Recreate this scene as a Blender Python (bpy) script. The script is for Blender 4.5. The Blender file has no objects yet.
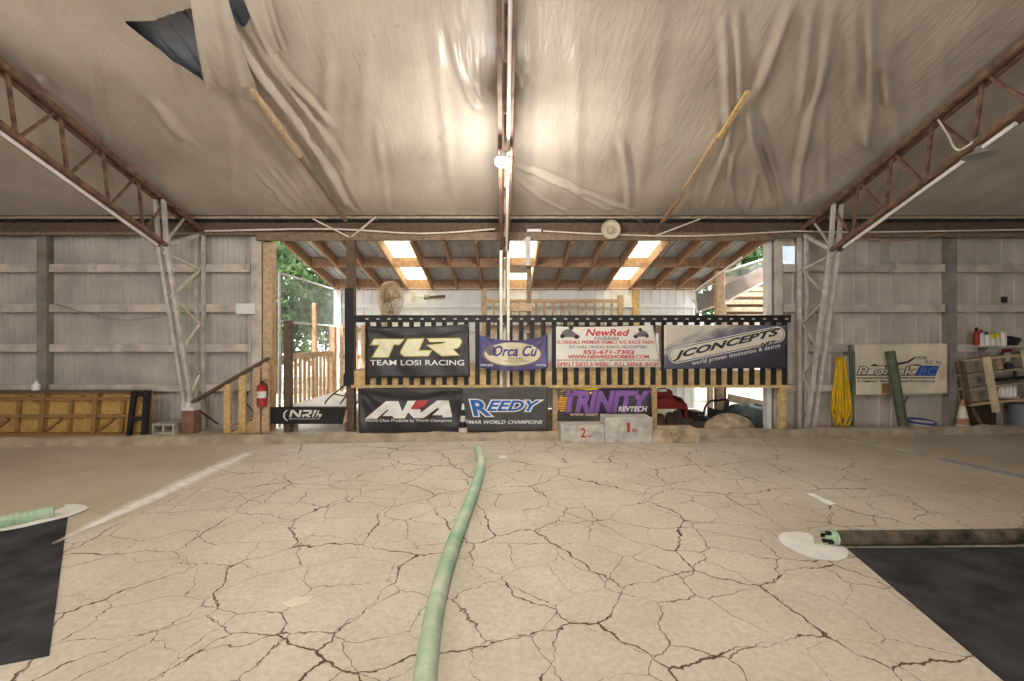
import bpy, bmesh, math, random
import numpy as np
from mathutils import Vector, Matrix, noise as mnoise

random.seed(7)
rng = np.random.default_rng(7)
scn = bpy.context.scene
COL = scn.collection
F, CX, CY, ZC = 450.0, 503.0, 340.0, 1.70      # focal length (px), principal point, eye height (m)

def at(px, py, d):
    return Vector(((px - CX) / F * d, d, ZC + (CY - py) / F * d))
def gnd(px, py, z=0.0):
    d = (ZC - z) * F / (py - CY)
    return Vector(((px - CX) / F * d, d, z))
def lin(c):
    return tuple((x / 255 / 12.92) if x / 255 <= 0.04045 else ((x / 255 + 0.055) / 1.055) ** 2.4 for x in c)

# ------------------------------------------------------------------ materials
MATS = {}
def mat(name, rgb, rough=0.6, var=0.12, scale=6.0, metal=0.0, bump=0.0, stretch=(1, 1, 1), spec=0.4, detail=5.0, rgb2=None, bscale=None):
    if name in MATS: return MATS[name]
    m = bpy.data.materials.new(name); m.use_nodes = True
    nt = m.node_tree; b = nt.nodes['Principled BSDF']
    tc = nt.nodes.new('ShaderNodeTexCoord'); mp = nt.nodes.new('ShaderNodeMapping')
    mp.inputs['Scale'].default_value = stretch
    nt.links.new(tc.outputs['Object'], mp.inputs['Vector'])
    nz = nt.nodes.new('ShaderNodeTexNoise'); nz.inputs['Scale'].default_value = scale; nz.inputs['Detail'].default_value = detail
    nt.links.new(mp.outputs['Vector'], nz.inputs['Vector'])
    rp = nt.nodes.new('ShaderNodeValToRGB')
    c = lin(rgb)
    if rgb2 is None:
        lo = tuple(max(0, x * (1 - 2.2 * var)) for x in c); hi = tuple(min(1, x * (1 + 1.6 * var)) for x in c)
    else:
        lo, hi = c, lin(rgb2)
    rp.color_ramp.elements[0].position = 0.3; rp.color_ramp.elements[1].position = 0.7
    rp.color_ramp.elements[0].color = (*lo, 1); rp.color_ramp.elements[1].color = (*hi, 1)
    nt.links.new(nz.outputs['Fac'], rp.inputs['Fac']); nt.links.new(rp.outputs['Color'], b.inputs['Base Color'])
    b.inputs['Roughness'].default_value = rough; b.inputs['Metallic'].default_value = metal
    b.inputs['Specular IOR Level'].default_value = spec
    if bump:
        bp = nt.nodes.new('ShaderNodeBump'); bp.inputs['Strength'].default_value = bump; bp.inputs['Distance'].default_value = 0.02
        nz2 = nt.nodes.new('ShaderNodeTexNoise'); nz2.inputs['Scale'].default_value = bscale or scale * 2; nz2.inputs['Detail'].default_value = 4
        nt.links.new(mp.outputs['Vector'], nz2.inputs['Vector'])
        nt.links.new(nz2.outputs['Fac'], bp.inputs['Height']); nt.links.new(bp.outputs['Normal'], b.inputs['Normal'])
    MATS[name] = m
    return m

def wood(name, rgb, var=0.22, rough=0.75):
    return mat(name, rgb, rough=rough, var=var * .6, scale=9, stretch=(1.6, 1.6, 1.6), bump=0.12, detail=9, spec=0.25)

W_RAFT = wood('rafter_wood', (168, 134, 108))
W_YEL = wood('yellow_pine', (212, 180, 124))
W_PINE = wood('pine', (200, 170, 136))
W_GREY = wood('weathered_wood', (172, 154, 130))
W_DARK = wood('dark_wood', (104, 86, 70))
W_HEAD = wood('header_wood', (134, 114, 94))
M_BLACK = mat('black_paint', (34, 32, 32), rough=0.55, var=0.2)
M_RUST = mat('rusty_steel', (122, 94, 76), rough=0.7, var=0.25, scale=9, rgb2=None)
M_GREYST = mat('grey_painted_steel', (202, 194, 182), rough=0.6, var=0.12, scale=7)
M_CREAMST = mat('cream_painted_steel', (226, 216, 196), rough=0.55, var=0.08)
M_WHITE = mat('white_plastic', (232, 228, 220), rough=0.45, var=0.05)
M_PVC = mat('white_conduit', (236, 230, 222), rough=0.35, var=0.04)
M_WALL_L = mat('siding_grey', (186, 178, 167), rough=0.65, var=0.12, scale=1.6, detail=8)
M_WALL_R = mat('siding_grey_warm', (196, 186, 172), rough=0.65, var=0.12, scale=1.6, detail=8)
M_GIRT = mat('girt_paint', (198, 188, 174), rough=0.7, var=0.14, scale=4)
M_POST = mat('post_paint', (142, 134, 124), rough=0.7, var=0.14, scale=4)
M_ROOF = mat('roof_metal', (150, 156, 166), rough=0.5, var=0.1, metal=0.3)
M_ROOF2 = mat('leanto_metal', (182, 188, 194), rough=0.55, var=0.08, metal=0.0)
M_FARW = mat('white_siding', (232, 232, 230), rough=0.6, var=0.05, scale=2)
M_CONC = mat('concrete', (190, 184, 172), rough=0.9, var=0.14, scale=8, bump=0.2)
M_CLAY = mat('clay_curb', (166, 150, 128), rough=0.95, var=0.13, scale=5, bump=0.6, bscale=12, detail=9)
M_GALV = mat('galvanised', (176, 176, 172), rough=0.45, var=0.08, metal=0.5)
M_RED = mat('red_paint', (166, 48, 42), rough=0.45, var=0.1)
M_DRED = mat('dark_red_paint', (140, 34, 28), rough=0.5, var=0.15)
M_TERRA = mat('terracotta_paint', (142, 104, 84), rough=0.8, var=0.12)
M_YELLOW = mat('yellow_rubber', (236, 190, 24), rough=0.5, var=0.1)
M_GREEN = mat('green_pipe', (150, 178, 146), rough=0.55, var=0.16, scale=5, rgb2=None)
M_PIPEBR = mat('dusty_pipe', (94, 82, 66), rough=0.85, var=0.4, scale=7, bump=0.3)
M_OLIVE = mat('olive_tube', (84, 96, 74), rough=0.6, var=0.15)
M_BLUE = mat('blue_plastic', (40, 62, 140), rough=0.4, var=0.08)
M_GREYBIN = mat('grey_bin_plastic', (120, 122, 130), rough=0.5, var=0.08)
M_ORANGE = mat('faded_orange', (176, 132, 100), rough=0.6, var=0.1)
M_CREAM = mat('cream_vinyl', (226, 214, 186), rough=0.55, var=0.08, scale=3)
M_MAT = mat('black_carpet', (66, 65, 67), rough=1.0, var=0.22, scale=3.5, bump=0.4, bscale=160, spec=0.03, detail=9)
M_CHALK = mat('chalk', (250, 246, 238), rough=0.95, var=0.06)
M_TARP = mat('dark_green_tarp', (56, 66, 58), rough=0.6, var=0.2)
M_STONE = mat('dusty_stone', (172, 156, 130), rough=0.95, var=0.25, bump=0.5, scale=7)
M_BARK = mat('bark', (92, 76, 58), rough=0.95, var=0.25, scale=8)
M_PLY = wood('plywood', (198, 158, 92), var=0.16)
M_STUD = wood('crate_stud', (156, 120, 76), var=0.18)

def leaf_mat(name, a, b):
    if name in MATS: return MATS[name]
    m = bpy.data.materials.new(name); m.use_nodes = True
    nt = m.node_tree; p = nt.nodes['Principled BSDF']
    nz = nt.nodes.new('ShaderNodeTexNoise'); nz.inputs['Scale'].default_value = 1.4
    tc = nt.nodes.new('ShaderNodeTexCoord'); nt.links.new(tc.outputs['Object'], nz.inputs['Vector'])
    rp = nt.nodes.new('ShaderNodeValToRGB'); rp.color_ramp.elements[0].color = (*lin(a), 1); rp.color_ramp.elements[1].color = (*lin(b), 1)
    rp.color_ramp.elements[0].position = .35; rp.color_ramp.elements[1].position = .65
    nt.links.new(nz.outputs['Fac'], rp.inputs['Fac']); nt.links.new(rp.outputs['Color'], p.inputs['Base Color'])
    p.inputs['Roughness'].default_value = .5
    tr = nt.nodes.new('ShaderNodeBsdfTranslucent'); nt.links.new(rp.outputs['Color'], tr.inputs['Color'])
    mx = nt.nodes.new('ShaderNodeMixShader'); mx.inputs[0].default_value = .35
    nt.links.new(p.outputs[0], mx.inputs[1]); nt.links.new(tr.outputs[0], mx.inputs[2])
    nt.links.new(mx.outputs[0], nt.nodes['Material Output'].inputs['Surface'])
    MATS[name] = m; return m

def skylight_mat():
    m = bpy.data.materials.new('fibreglass_skylight'); m.use_nodes = True
    nt = m.node_tree; nt.nodes.remove(nt.nodes['Principled BSDF'])
    tr = nt.nodes.new('ShaderNodeBsdfTranslucent'); tr.inputs['Color'].default_value = (.80, .72, .44, 1)
    df = nt.nodes.new('ShaderNodeBsdfDiffuse'); df.inputs['Color'].default_value = (.8, .72, .5, 1)
    mx = nt.nodes.new('ShaderNodeMixShader'); mx.inputs[0].default_value = .12
    nt.links.new(tr.outputs[0], mx.inputs[1]); nt.links.new(df.outputs[0], mx.inputs[2])
    nt.links.new(mx.outputs[0], nt.nodes['Material Output'].inputs['Surface'])
    return m
M_SKY = skylight_mat()

def clear_plastic_mat():
    m = bpy.data.materials.new('clear_plastic_film'); m.use_nodes = True
    nt = m.node_tree; p = nt.nodes['Principled BSDF']
    p.inputs['Base Color'].default_value = (.8, .85, .9, 1); p.inputs['Roughness'].default_value = .25
    tp = nt.nodes.new('ShaderNodeBsdfTransparent'); tr = nt.nodes.new('ShaderNodeBsdfTranslucent')
    tr.inputs['Color'].default_value = (.75, .82, .9, 1)
    a = nt.nodes.new('ShaderNodeMixShader'); a.inputs[0].default_value = .5
    nt.links.new(p.outputs[0], a.inputs[1]); nt.links.new(tr.outputs[0], a.inputs[2])
    b = nt.nodes.new('ShaderNodeMixShader'); b.inputs[0].default_value = .25
    nt.links.new(a.outputs[0], b.inputs[1]); nt.links.new(tp.outputs[0], b.inputs[2])
    nt.links.new(b.outputs[0], nt.nodes['Material Output'].inputs['Surface'])
    return m
M_FILM = clear_plastic_mat()

def ceiling_mat():
    m = bpy.data.materials.new('dusty_plastic_sheet'); m.use_nodes = True
    nt = m.node_tree; p = nt.nodes['Principled BSDF']; L = nt.links.new
    tc = nt.nodes.new('ShaderNodeTexCoord')
    n1 = nt.nodes.new('ShaderNodeTexNoise'); n1.inputs['Scale'].default_value = .7; n1.inputs['Detail'].default_value = 9; n1.inputs['Roughness'].default_value = .62
    L(tc.outputs['Object'], n1.inputs['Vector'])
    r1 = nt.nodes.new('ShaderNodeValToRGB')
    r1.color_ramp.elements[0].position = .3; r1.color_ramp.elements[0].color = (*lin((171, 159, 145)), 1)
    r1.color_ramp.elements[1].position = .66; r1.color_ramp.elements[1].color = (*lin((201, 190, 175)), 1)
    L(n1.outputs['Fac'], r1.inputs['Fac'])
    # dust specks
    n2 = nt.nodes.new('ShaderNodeTexNoise'); n2.inputs['Scale'].default_value = 9; n2.inputs['Detail'].default_value = 5
    L(tc.outputs['Object'], n2.inputs['Vector'])
    r2 = nt.nodes.new('ShaderNodeValToRGB'); r2.color_ramp.elements[0].position = .66; r2.color_ramp.elements[1].position = .78
    r2.color_ramp.elements[0].color = (0, 0, 0, 1); r2.color_ramp.elements[1].color = (.35, .35, .35, 1)
    L(n2.outputs['Fac'], r2.inputs['Fac'])
    mx = nt.nodes.new('ShaderNodeMix'); mx.data_type = 'RGBA'
    L(r2.outputs['Color'], mx.inputs[0]); L(r1.outputs['Color'], mx.inputs[6]); mx.inputs[7].default_value = (*lin((120, 106, 90)), 1)
    L(mx.outputs[2], p.inputs['Base Color'])
    p.inputs['Roughness'].default_value = .33; p.inputs['Specular IOR Level'].default_value = .4
    # fine film wrinkles running with the slope
    mp = nt.nodes.new('ShaderNodeMapping'); mp.inputs['Scale'].default_value = (5, 1.0, 1.0)
    L(tc.outputs['Object'], mp.inputs['Vector'])
    n3 = nt.nodes.new('ShaderNodeTexNoise'); n3.inputs['Scale'].default_value = 2.6; n3.inputs['Detail'].default_value = 6; n3.inputs['Distortion'].default_value = .8
    L(mp.outputs['Vector'], n3.inputs['Vector'])
    bp = nt.nodes.new('ShaderNodeBump'); bp.inputs['Strength'].default_value = .4; bp.inputs['Distance'].default_value = .03
    L(n3.outputs['Fac'], bp.inputs['Height']); L(bp.outputs['Normal'], p.inputs['Normal'])
    return m
M_SHEET = ceiling_mat()

def floor_mat():
    m = bpy.data.materials.new('cracked_clay'); m.use_nodes = True
    nt = m.node_tree; p = nt.nodes['Principled BSDF']; L = nt.links.new; N = nt.nodes.new
    tc = N('ShaderNodeTexCoord')
    def math_(op, a, b=None, clamp=False):
        n = N('ShaderNodeMath'); n.operation = op; n.use_clamp = clamp
        for i, v in enumerate((a, b)):
            if v is None: continue
            if hasattr(v, 'links'): L(v, n.inputs[i])
            else: n.inputs[i].default_value = v
        return n.outputs[0]
    def noise(scale, detail=4, rough=.5, vec=None):
        n = N('ShaderNodeTexNoise'); n.inputs['Scale'].default_value = scale; n.inputs['Detail'].default_value = detail; n.inputs['Roughness'].default_value = rough
        L(vec or tc.outputs['Object'], n.inputs['Vector']); return n
    def mrange(v, a, b, c=0.0, d=1.0):
        n = N('ShaderNodeMapRange'); n.interpolation_type = 'SMOOTHSTEP'
        L(v, n.inputs[0]); n.inputs[1].default_value = a; n.inputs[2].default_value = b; n.inputs[3].default_value = c; n.inputs[4].default_value = d
        return n.outputs[0]
    # warped coordinates
    def warped(amt, sc):
        w = noise(sc, 5, .6)
        s = N('ShaderNodeVectorMath'); s.operation = 'SUBTRACT'; L(w.outputs['Color'], s.inputs[0]); s.inputs[1].default_value = (.5, .5, .5)
        k = N('ShaderNodeVectorMath'); k.operation = 'SCALE'; L(s.outputs[0], k.inputs[0]); k.inputs['Scale'].default_value = amt
        a = N('ShaderNodeVectorMath'); a.operation = 'ADD'; L(tc.outputs['Object'], a.inputs[0]); L(k.outputs[0], a.inputs[1])
        return a.outputs[0]
    wv = warped(.34, 2.6); wv2 = warped(.22, 4.0)
    def cracks(scale, vec, wmin, wmax, nsc, lo, hi):
        v = N('ShaderNodeTexVoronoi'); v.voronoi_dimensions = '2D'; v.feature = 'DISTANCE_TO_EDGE'; v.inputs['Scale'].default_value = scale
        L(vec, v.inputs['Vector'])
        dist = math_('DIVIDE', v.outputs['Distance'], scale)
        wn = noise(nsc, 3)
        w = mrange(wn.outputs['Fac'], lo, hi, wmin, wmax)
        r = math_('DIVIDE', dist, w)
        return mrange(r, .55, 1.0, 1.0, 0.0)
    cA = cracks(1.15, wv, .002, .0105, 1.6, .36, .64)
    cB = cracks(2.35, wv2, .0014, .0058, 1.3, .36, .64)
    # cracked area: the middle of the track, fading out towards the ends and the outer lanes
    sx = N('ShaderNodeSeparateXYZ'); L(tc.outputs['Object'], sx.inputs[0])
    en = noise(.8, 4)
    xe = math_('ADD', sx.outputs['X'], math_('MULTIPLY', math_('SUBTRACT', en.outputs['Fac'], .5), 1.6))
    mL = mrange(xe, -4.2, -3.5)
    mR = mrange(xe, 3.8, 6.0, 1.0, .25)
    msk = math_('MULTIPLY', mL, mR)
    cr = math_('MULTIPLY', math_('MAXIMUM', cA, math_('MULTIPLY', cB, .85)), math_('MAXIMUM', msk, .06))
    # base colour
    n1 = noise(.9, 9, .65); r1 = N('ShaderNodeValToRGB')
    r1.color_ramp.elements[0].position = .28; r1.color_ramp.elements[0].color = (*lin((194, 182, 163)), 1)
    r1.color_ramp.elements[1].position = .72; r1.color_ramp.elements[1].color = (*lin((224, 214, 197)), 1)
    L(n1.outputs['Fac'], r1.inputs['Fac'])
    n2 = noise(26, 6, .7); r2 = N('ShaderNodeValToRGB')
    r2.color_ramp.elements[0].position = .34; r2.color_ramp.elements[0].color = (.72, .70, .66, 1)
    r2.color_ramp.elements[1].position = .62; r2.color_ramp.elements[1].color = (1, 1, 1, 1)
    L(n2.outputs['Fac'], r2.inputs['Fac'])
    mu = N('ShaderNodeMix'); mu.data_type = 'RGBA'; mu.blend_type = 'MULTIPLY'; mu.inputs[0].default_value = .75
    L(r1.outputs['Color'], mu.inputs[6]); L(r2.outputs['Color'], mu.inputs[7])
    # uncracked, browner outer lanes
    ob = N('ShaderNodeMix'); ob.data_type = 'RGBA'
    L(math_('SUBTRACT', 1.0, msk), ob.inputs[0])
    L(mu.outputs[2], ob.inputs[6])
    br = N('ShaderNodeMix'); br.data_type = 'RGBA'; br.blend_type = 'MULTIPLY'; br.inputs[0].default_value = 1.0
    L(mu.outputs[2], br.inputs[6]); br.inputs[7].default_value = (.84, .80, .75, 1)
    L(br.outputs[2], ob.inputs[7])
    mc = N('ShaderNodeMix'); mc.data_type = 'RGBA'
    L(cr, mc.inputs[0]); L(ob.outputs[2], mc.inputs[6]); mc.inputs[7].default_value = (*lin((92, 72, 50)), 1)
    L(mc.outputs[2], p.inputs['Base Color'])
    p.inputs['Roughness'].default_value = .6; p.inputs['Specular IOR Level'].default_value = .4
    h = math_('SUBTRACT', math_('MULTIPLY', n2.outputs['Fac'], .12), cr)
    n4 = noise(3, 6, .6)
    h2 = math_('ADD', h, math_('MULTIPLY', n4.outputs['Fac'], .6))
    bp = N('ShaderNodeBump'); bp.inputs['Strength'].default_value = .55; bp.inputs['Distance'].default_value = .02
    L(h2, bp.inputs['Height']); L(bp.outputs['Normal'], p.inputs['Normal'])
    return m
M_FLOOR = floor_mat()

# ------------------------------------------------------------------ mesh builder
def bounds_base(V):
    a = np.array(V); lo = a.min(0); hi = a.max(0)
    return Vector(((lo[0] + hi[0]) / 2, (lo[1] + hi[1]) / 2, lo[2]))

class MB:
    def __init__(s): s.v = []; s.f = []
    def add(s, v, f):
        o = len(s.v); s.v += [tuple(x) for x in v]; s.f += [tuple(i + o for i in q) for q in f]; return s
    def box(s, x0, x1, y0, y1, z0, z1):
        v = [(x, y, z) for x in (x0, x1) for y in (y0, y1) for z in (z0, z1)]
        return s.add(v, [(0, 1, 3, 2), (4, 6, 7, 5), (0, 4, 5, 1), (2, 3, 7, 6), (0, 2, 6, 4), (1, 5, 7, 3)])
    def bar(s, p, q, w, h, up=(0, 0, 1)):
        p, q = Vector(p), Vector(q); t = (q - p).normalized(); up = Vector(up)
        if abs(t.dot(up)) > .98: up = Vector((0, 1, 0))
        a = t.cross(up).normalized(); b = a.cross(t).normalized()
        v = [c + a * (i * w / 2) + b * (j * h / 2) for c in (p, q) for i, j in ((-1, -1), (1, -1), (1, 1), (-1, 1))]
        return s.add(v, [(3, 2, 1, 0), (4, 5, 6, 7), (0, 1, 5, 4), (1, 2, 6, 5), (2, 3, 7, 6), (3, 0, 4, 7)])
    def tube(s, pts, r, n=10, rib=0.0, pitch=0.0, caps=True, hole=False):
        P = [Vector(p) for p in pts]
        if rib:                                            # resample for a corrugated pipe
            Q = [P[0]]; 
            for a, b in zip(P[:-1], P[1:]):
                k = max(1, int((b - a).length / (pitch / 4)))
                Q += [a.lerp(b, (i + 1) / k) for i in range(k)]
            P = Q
        rings = []; dist = 0.0; nrm = None
        for i, p in enumerate(P):
            t = (P[min(i + 1, len(P) - 1)] - P[max(i - 1, 0)]).normalized()
            if nrm is None:
                nrm = t.cross(Vector((0, 0, 1)))
                if nrm.length < .05: nrm = t.cross(Vector((0, 1, 0)))
            nrm = (nrm - t * nrm.dot(t)).normalized(); bn = t.cross(nrm)
            if i: dist += (P[i] - P[i - 1]).length
            rr = r if not hasattr(r, '__len__') else r[min(i, len(r) - 1)]
            if rib: rr = rr + rib * math.cos(2 * math.pi * dist / pitch)
            rings.append([p + (nrm * math.cos(2 * math.pi * k / n) + bn * math.sin(2 * math.pi * k / n)) * rr for k in range(n)])
        v = [x for g in rings for x in g]; f = []
        for i in range(len(rings) - 1):
            for k in range(n):
                a, b = i * n + k, i * n + (k + 1) % n
                f.append((a, b, b + n, a + n))
        if caps:
            f.append(tuple(range(n))[::-1]); f.append(tuple((len(rings) - 1) * n + k for k in range(n)))
        return s.add(v, f)
    def lathe(s, c, prof, n=20, axis=(0, 0, 1), sx=1.0):
        c = Vector(c); ax = Vector(axis).normalized()
        a = ax.orthogonal().normalized(); b = ax.cross(a)
        v = []; f = []
        for r, h in prof:
            for k in range(n):
                v.append(c + ax * h + (a * math.cos(2 * math.pi * k / n) * sx + b * math.sin(2 * math.pi * k / n)) * r)
        for i in range(len(prof) - 1):
            for k in range(n):
                p, q = i * n + k, i * n + (k + 1) % n
                f.append((p, q, q + n, p + n))
        f.append(tuple(range(n))[::-1]); f.append(tuple((len(prof) - 1) * n + k for k in range(n)))
        return s.add(v, f)
    def prism(s, poly, ext):                               # poly: 3-D loop, ext: vector
        n = len(poly); e = Vector(ext); P = [Vector(p) for p in poly]
        v = P + [p + e for p in P]
        f = [tuple(range(n)), tuple(range(2 * n - 1, n - 1, -1))] + [(i, i + n, (i + 1) % n + n, (i + 1) % n) for i in range(n)]
        return s.add(v, f)
    def grid(s, fn, nu, nv):
        v = [fn(i / nu, j / nv) for j in range(nv + 1) for i in range(nu + 1)]
        f = [(j * (nu + 1) + i, j * (nu + 1) + i + 1, (j + 1) * (nu + 1) + i + 1, (j + 1) * (nu + 1) + i) for j in range(nv) for i in range(nu)]
        return s.add(v, f)
    def build(s, name, m, parent=None, smooth=False, bevel=0.0, fixn=True):
        if parent is None:
            o0 = bounds_base(s.v)
        else:
            o0 = Vector(parent['_w']) if '_w' in parent else Vector((0, 0, 0))
        me = bpy.data.meshes.new(name)
        me.from_pydata([tuple(Vector(x) - o0) for x in s.v], [], s.f)
        if fixn:
            bm = bmesh.new(); bm.from_mesh(me); bmesh.ops.recalc_face_normals(bm, faces=bm.faces); bm.to_mesh(me); bm.free()
        me.materials.append(m)
        if smooth:
            me.polygons.foreach_set('use_smooth', [True] * len(me.polygons))
            if smooth != 'all':
                me.set_sharp_from_angle(angle=math.radians(38))
        o = bpy.data.objects.new(name, me); COL.objects.link(o)
        if bevel:
            b = o.modifiers.new('bevel', 'BEVEL'); b.width = bevel; b.segments = 2; b.limit_method = 'ANGLE'
        if parent is None:
            o.location = o0; o['_w'] = tuple(o0)
        else:
            o.parent = parent; o['_w'] = tuple(o0)
        return o

def thing(name, label, cat, loc, group=None):
    o = bpy.data.objects.new(name, None); o.empty_display_size = .1; COL.objects.link(o)
    o.location = loc; o['_w'] = tuple(loc)
    return tag(o, label, cat, group)
def tag(o, label, cat, group=None):
    o['label'] = label; o['category'] = cat
    if group: o['group'] = group
    return o
def struct(o): o['kind'] = 'structure'; return o
def dup(src, delta, label=None):
    def rec(o, par):
        c = o.copy(); COL.objects.link(c)
        if par is None:
            c.location = Vector(o.location) + Vector(delta)
        else: c.parent = par
        for ch in list(o.children): rec(ch, c)
        return c
    r = rec(src, None)
    if label: r['label'] = label
    return r
def smooth_path(pts, k=8):
    P = [Vector(p) for p in pts]; out = []
    for i in range(len(P) - 1):
        p0, p1, p2, p3 = P[max(i - 1, 0)], P[i], P[i + 1], P[min(i + 2, len(P) - 1)]
        for j in range(k):
            t = j / k
            out.append(.5 * ((2 * p1) + (p2 - p0) * t + (2 * p0 - 5 * p1 + 4 * p2 - p3) * t * t + (3 * p1 - p0 - 3 * p2 + p3) * t ** 3))
    out.append(P[-1]); return out

# ------------------------------------------------------------------ the setting: floor, ground, walls
D = 8.33
b = MB(); b.grid(lambda u, v: (-13 + 26 * u, -11 + 19.68 * v, 0), 40, 40)
o = struct(b.build('floor', M_FLOOR)); 
# keep object coordinates = world coordinates for the floor texture
me = o.data; me.transform(Matrix.Translation(o.location)); o.location = (0, 0, 0); o['_w'] = (0, 0, 0)

M_OUT = mat('pale_outdoor_ground', (196, 184, 160), rough=.95, var=.2, scale=1.2)
b = MB(); b.box(-45, 45, 8.685, 70, -.2, -.012)
struct(b.build('ground', M_OUT))

def corrugated(x0, x1, z0, z1, y, period, depth, crest, fn=None):
    """vertical ribbed sheet facing -Y"""
    xs = []; x = x0
    while x < x1:
        for dx, dy in ((0, 0), (period - crest - .012, 0), (period - crest, -depth), (period - .012, -depth)):
            if x + dx < x1: xs.append((x + dx, dy))
        x += period
    xs.append((x1, 0))
    v = []; f = []
    for xx, dy in xs:
        v += [(xx, y + dy, z0), (xx, y + dy, z1)]
    for i in range(len(xs) - 1): f.append((2 * i, 2 * i + 2, 2 * i + 3, 2 * i + 1))
    return v, f
YW = 8.64
b = MB(); b.add(*corrugated(-13, -4.43, 0, 3.86, YW, .105, .016, .03))
wl = struct(b.build('wall_back_left', M_WALL_L, fixn=False))
b = MB(); b.add(*corrugated(5.6, 13, 0, 3.86, YW, .236, .022, .04))
b.add(*corrugated(5.02, 5.36, 0, 3.86, YW, .236, .022, .04)); b.add(*corrugated(5.36, 5.6, 0, 3.15, YW, .236, .022, .04)); b.add(*corrugated(5.36, 5.6, 3.5, 3.86, YW, .236, .022, .04))
wr = struct(b.build('wall_back_right', M_WALL_R, fixn=False))
for py, h in ((268, 8), (308, 8), (348, 8), (388, 7)):
    z = ZC + (CY - py) / F * 8.5; hh = h / F * 8.5 / 2
    for (xa, xb) in ((-13, -8.78), (-8.58, -4.78)):
        b = MB(); b.box(xa, xb, 8.5, 8.62, z - hh, z + hh); b.build('girt', M_GIRT, wl, bevel=.008)
    for (xa, xb) in ((5.30, 5.53), (5.66, 8.36), (8.54, 13)):
        b = MB(); b.box(xa, xb, 8.5, 8.615, z - hh, z + hh); b.build('girt', M_GIRT, wr, bevel=.008)
def post(px, w, y0, y1, z1, m, par, name='post'):
    x = (px - CX) / F * y0; b = MB(); b.box(x - w / 2, x + w / 2, y0, y1, 0, z1); return b.build(name, m, par, bevel=.01)
post(41, .18, 8.46, 8.62, 3.72, M_POST, wl)
post(256, .2, 8.50, 8.62, 3.66, M_GIRT, wl)
post(953.5, .15, 8.46, 8.61, 3.72, M_POST, wr)
post(779, .15, 8.50, 8.61, 3.58, M_GIRT, wr)
b = MB(); b.box(-4.53, -4.36, 8.49, 8.66, 0, 3.55)
struct(b.build('trim_1', W_PINE, bevel=.006))
b = MB(); b.box(5.0, 5.09, 8.52, 8.66, 0, 3.56)
struct(b.build('trim_2', mat('white_corner_trim', (230, 228, 222), .5, .04), bevel=.006))
# small upper window covered with film beside the right corner post
b = MB(); b.box(5.36, 5.6, YW - .012, YW + .005, 3.15, 3.5); b.build('window_4', M_FILM)['kind'] = 'structure'
# end walls
for nm, x in (('wall_left', -13.0), ('wall_right', 13.0)):
    b = MB(); s = 1 if x > 0 else -1
    b.prism([(x, 8.66, 0), (x, 8.66, 3.9), (x, -1, 6.85), (x, -10.6, 3.9), (x, -10.6, 0)], (.05 * s, 0, 0))
    struct(b.build(nm, M_WALL_L))
b = MB(); b.box(-13, -5, -10.66, -10.6, 0, 3.9); b.box(5, 13, -10.66, -10.6, 0, 3.9); b.box(-5, 5, -10.66, -10.6, 2.6, 3.9)
struct(b.build('wall_front', M_WALL_L))
# eave beams over the opening and over the walls
b = MB(); b.box(-13, 13, 8.44, 8.66, 3.70, 3.90)
b.box(-13, 13, 8.664, 8.70, 3.70, 3.995)
struct(b.build('trim_3', W_DARK))
b = MB(); b.box(-4.6, 5.02, 8.36, 8.44, 3.555, 3.70); b.box(-13, -4.6, 8.4, 8.44, 3.66, 3.72); b.box(5.02, 13, 8.4, 8.44, 3.62, 3.70)
struct(b.build('trim_4', W_HEAD))
b = MB(); b.box(-13, 13, 8.235, 8.262, 3.925, 3.962)
struct(b.build('trim_5', W_GREY))

# ------------------------------------------------------------------ roof and plastic ceiling
SL = .3156
def zs(y): return 3.96 + SL * (8.33 - y) if y >= -1 else 3.96 + SL * (9.33 - (-1 - y))
def sheet_pt(px, py):
    a, bb = (px - CX) / F, (CY - py) / F
    d = (3.96 - ZC + SL * 8.33) / (bb + SL)
    return a * d, d
# corrugated metal roof above the sheet
b = MB(); xs = []
x = -13.1
while x < 13.1:
    xs += [(x, 0), (x + .19, 0), (x + .205, .022), (x + .235, .022)]; x += .25
v = []; f = []
ys = [8.78, -1.0, -10.9]
for xx, dz in xs:
    for y in ys: v.append((xx, y, zs(y) + .13 + dz))
for i in range(len(xs) - 1):
    for j in range(2): f.append((3 * i + j, 3 * i + 3 + j, 3 * i + 4 + j, 3 * i + 1 + j))
b.add(v, f); struct(b.build('roof', M_ROOF, fixn=False))

def seg_dist(X, Y, pts):
    best = np.full(X.shape, 1e9); tt = np.zeros(X.shape); tot = 0
    Ls = [math.hypot(pts[i + 1][0] - pts[i][0], pts[i + 1][1] - pts[i][1]) for i in range(len(pts) - 1)]; S = sum(Ls)
    for i in range(len(pts) - 1):
        (ax, ay), (bx, by) = pts[i], pts[i + 1]
        t = np.clip(((X - ax) * (bx - ax) + (Y - ay) * (by - ay)) / (Ls[i] ** 2 + 1e-9), 0, 1)
        dd = np.hypot(X - ax - t * (bx - ax), Y - ay - t * (by - ay))
        u = (tot + t * Ls[i]) / S
        m = dd < best; best = np.where(m, dd, best); tt = np.where(m, u, tt); tot += Ls[i]
    return best, tt
FOLDS = []   # (pixel polyline, half-width m, drop m)
def fold(pts, w, h): FOLDS.append((pts, w, h))
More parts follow.
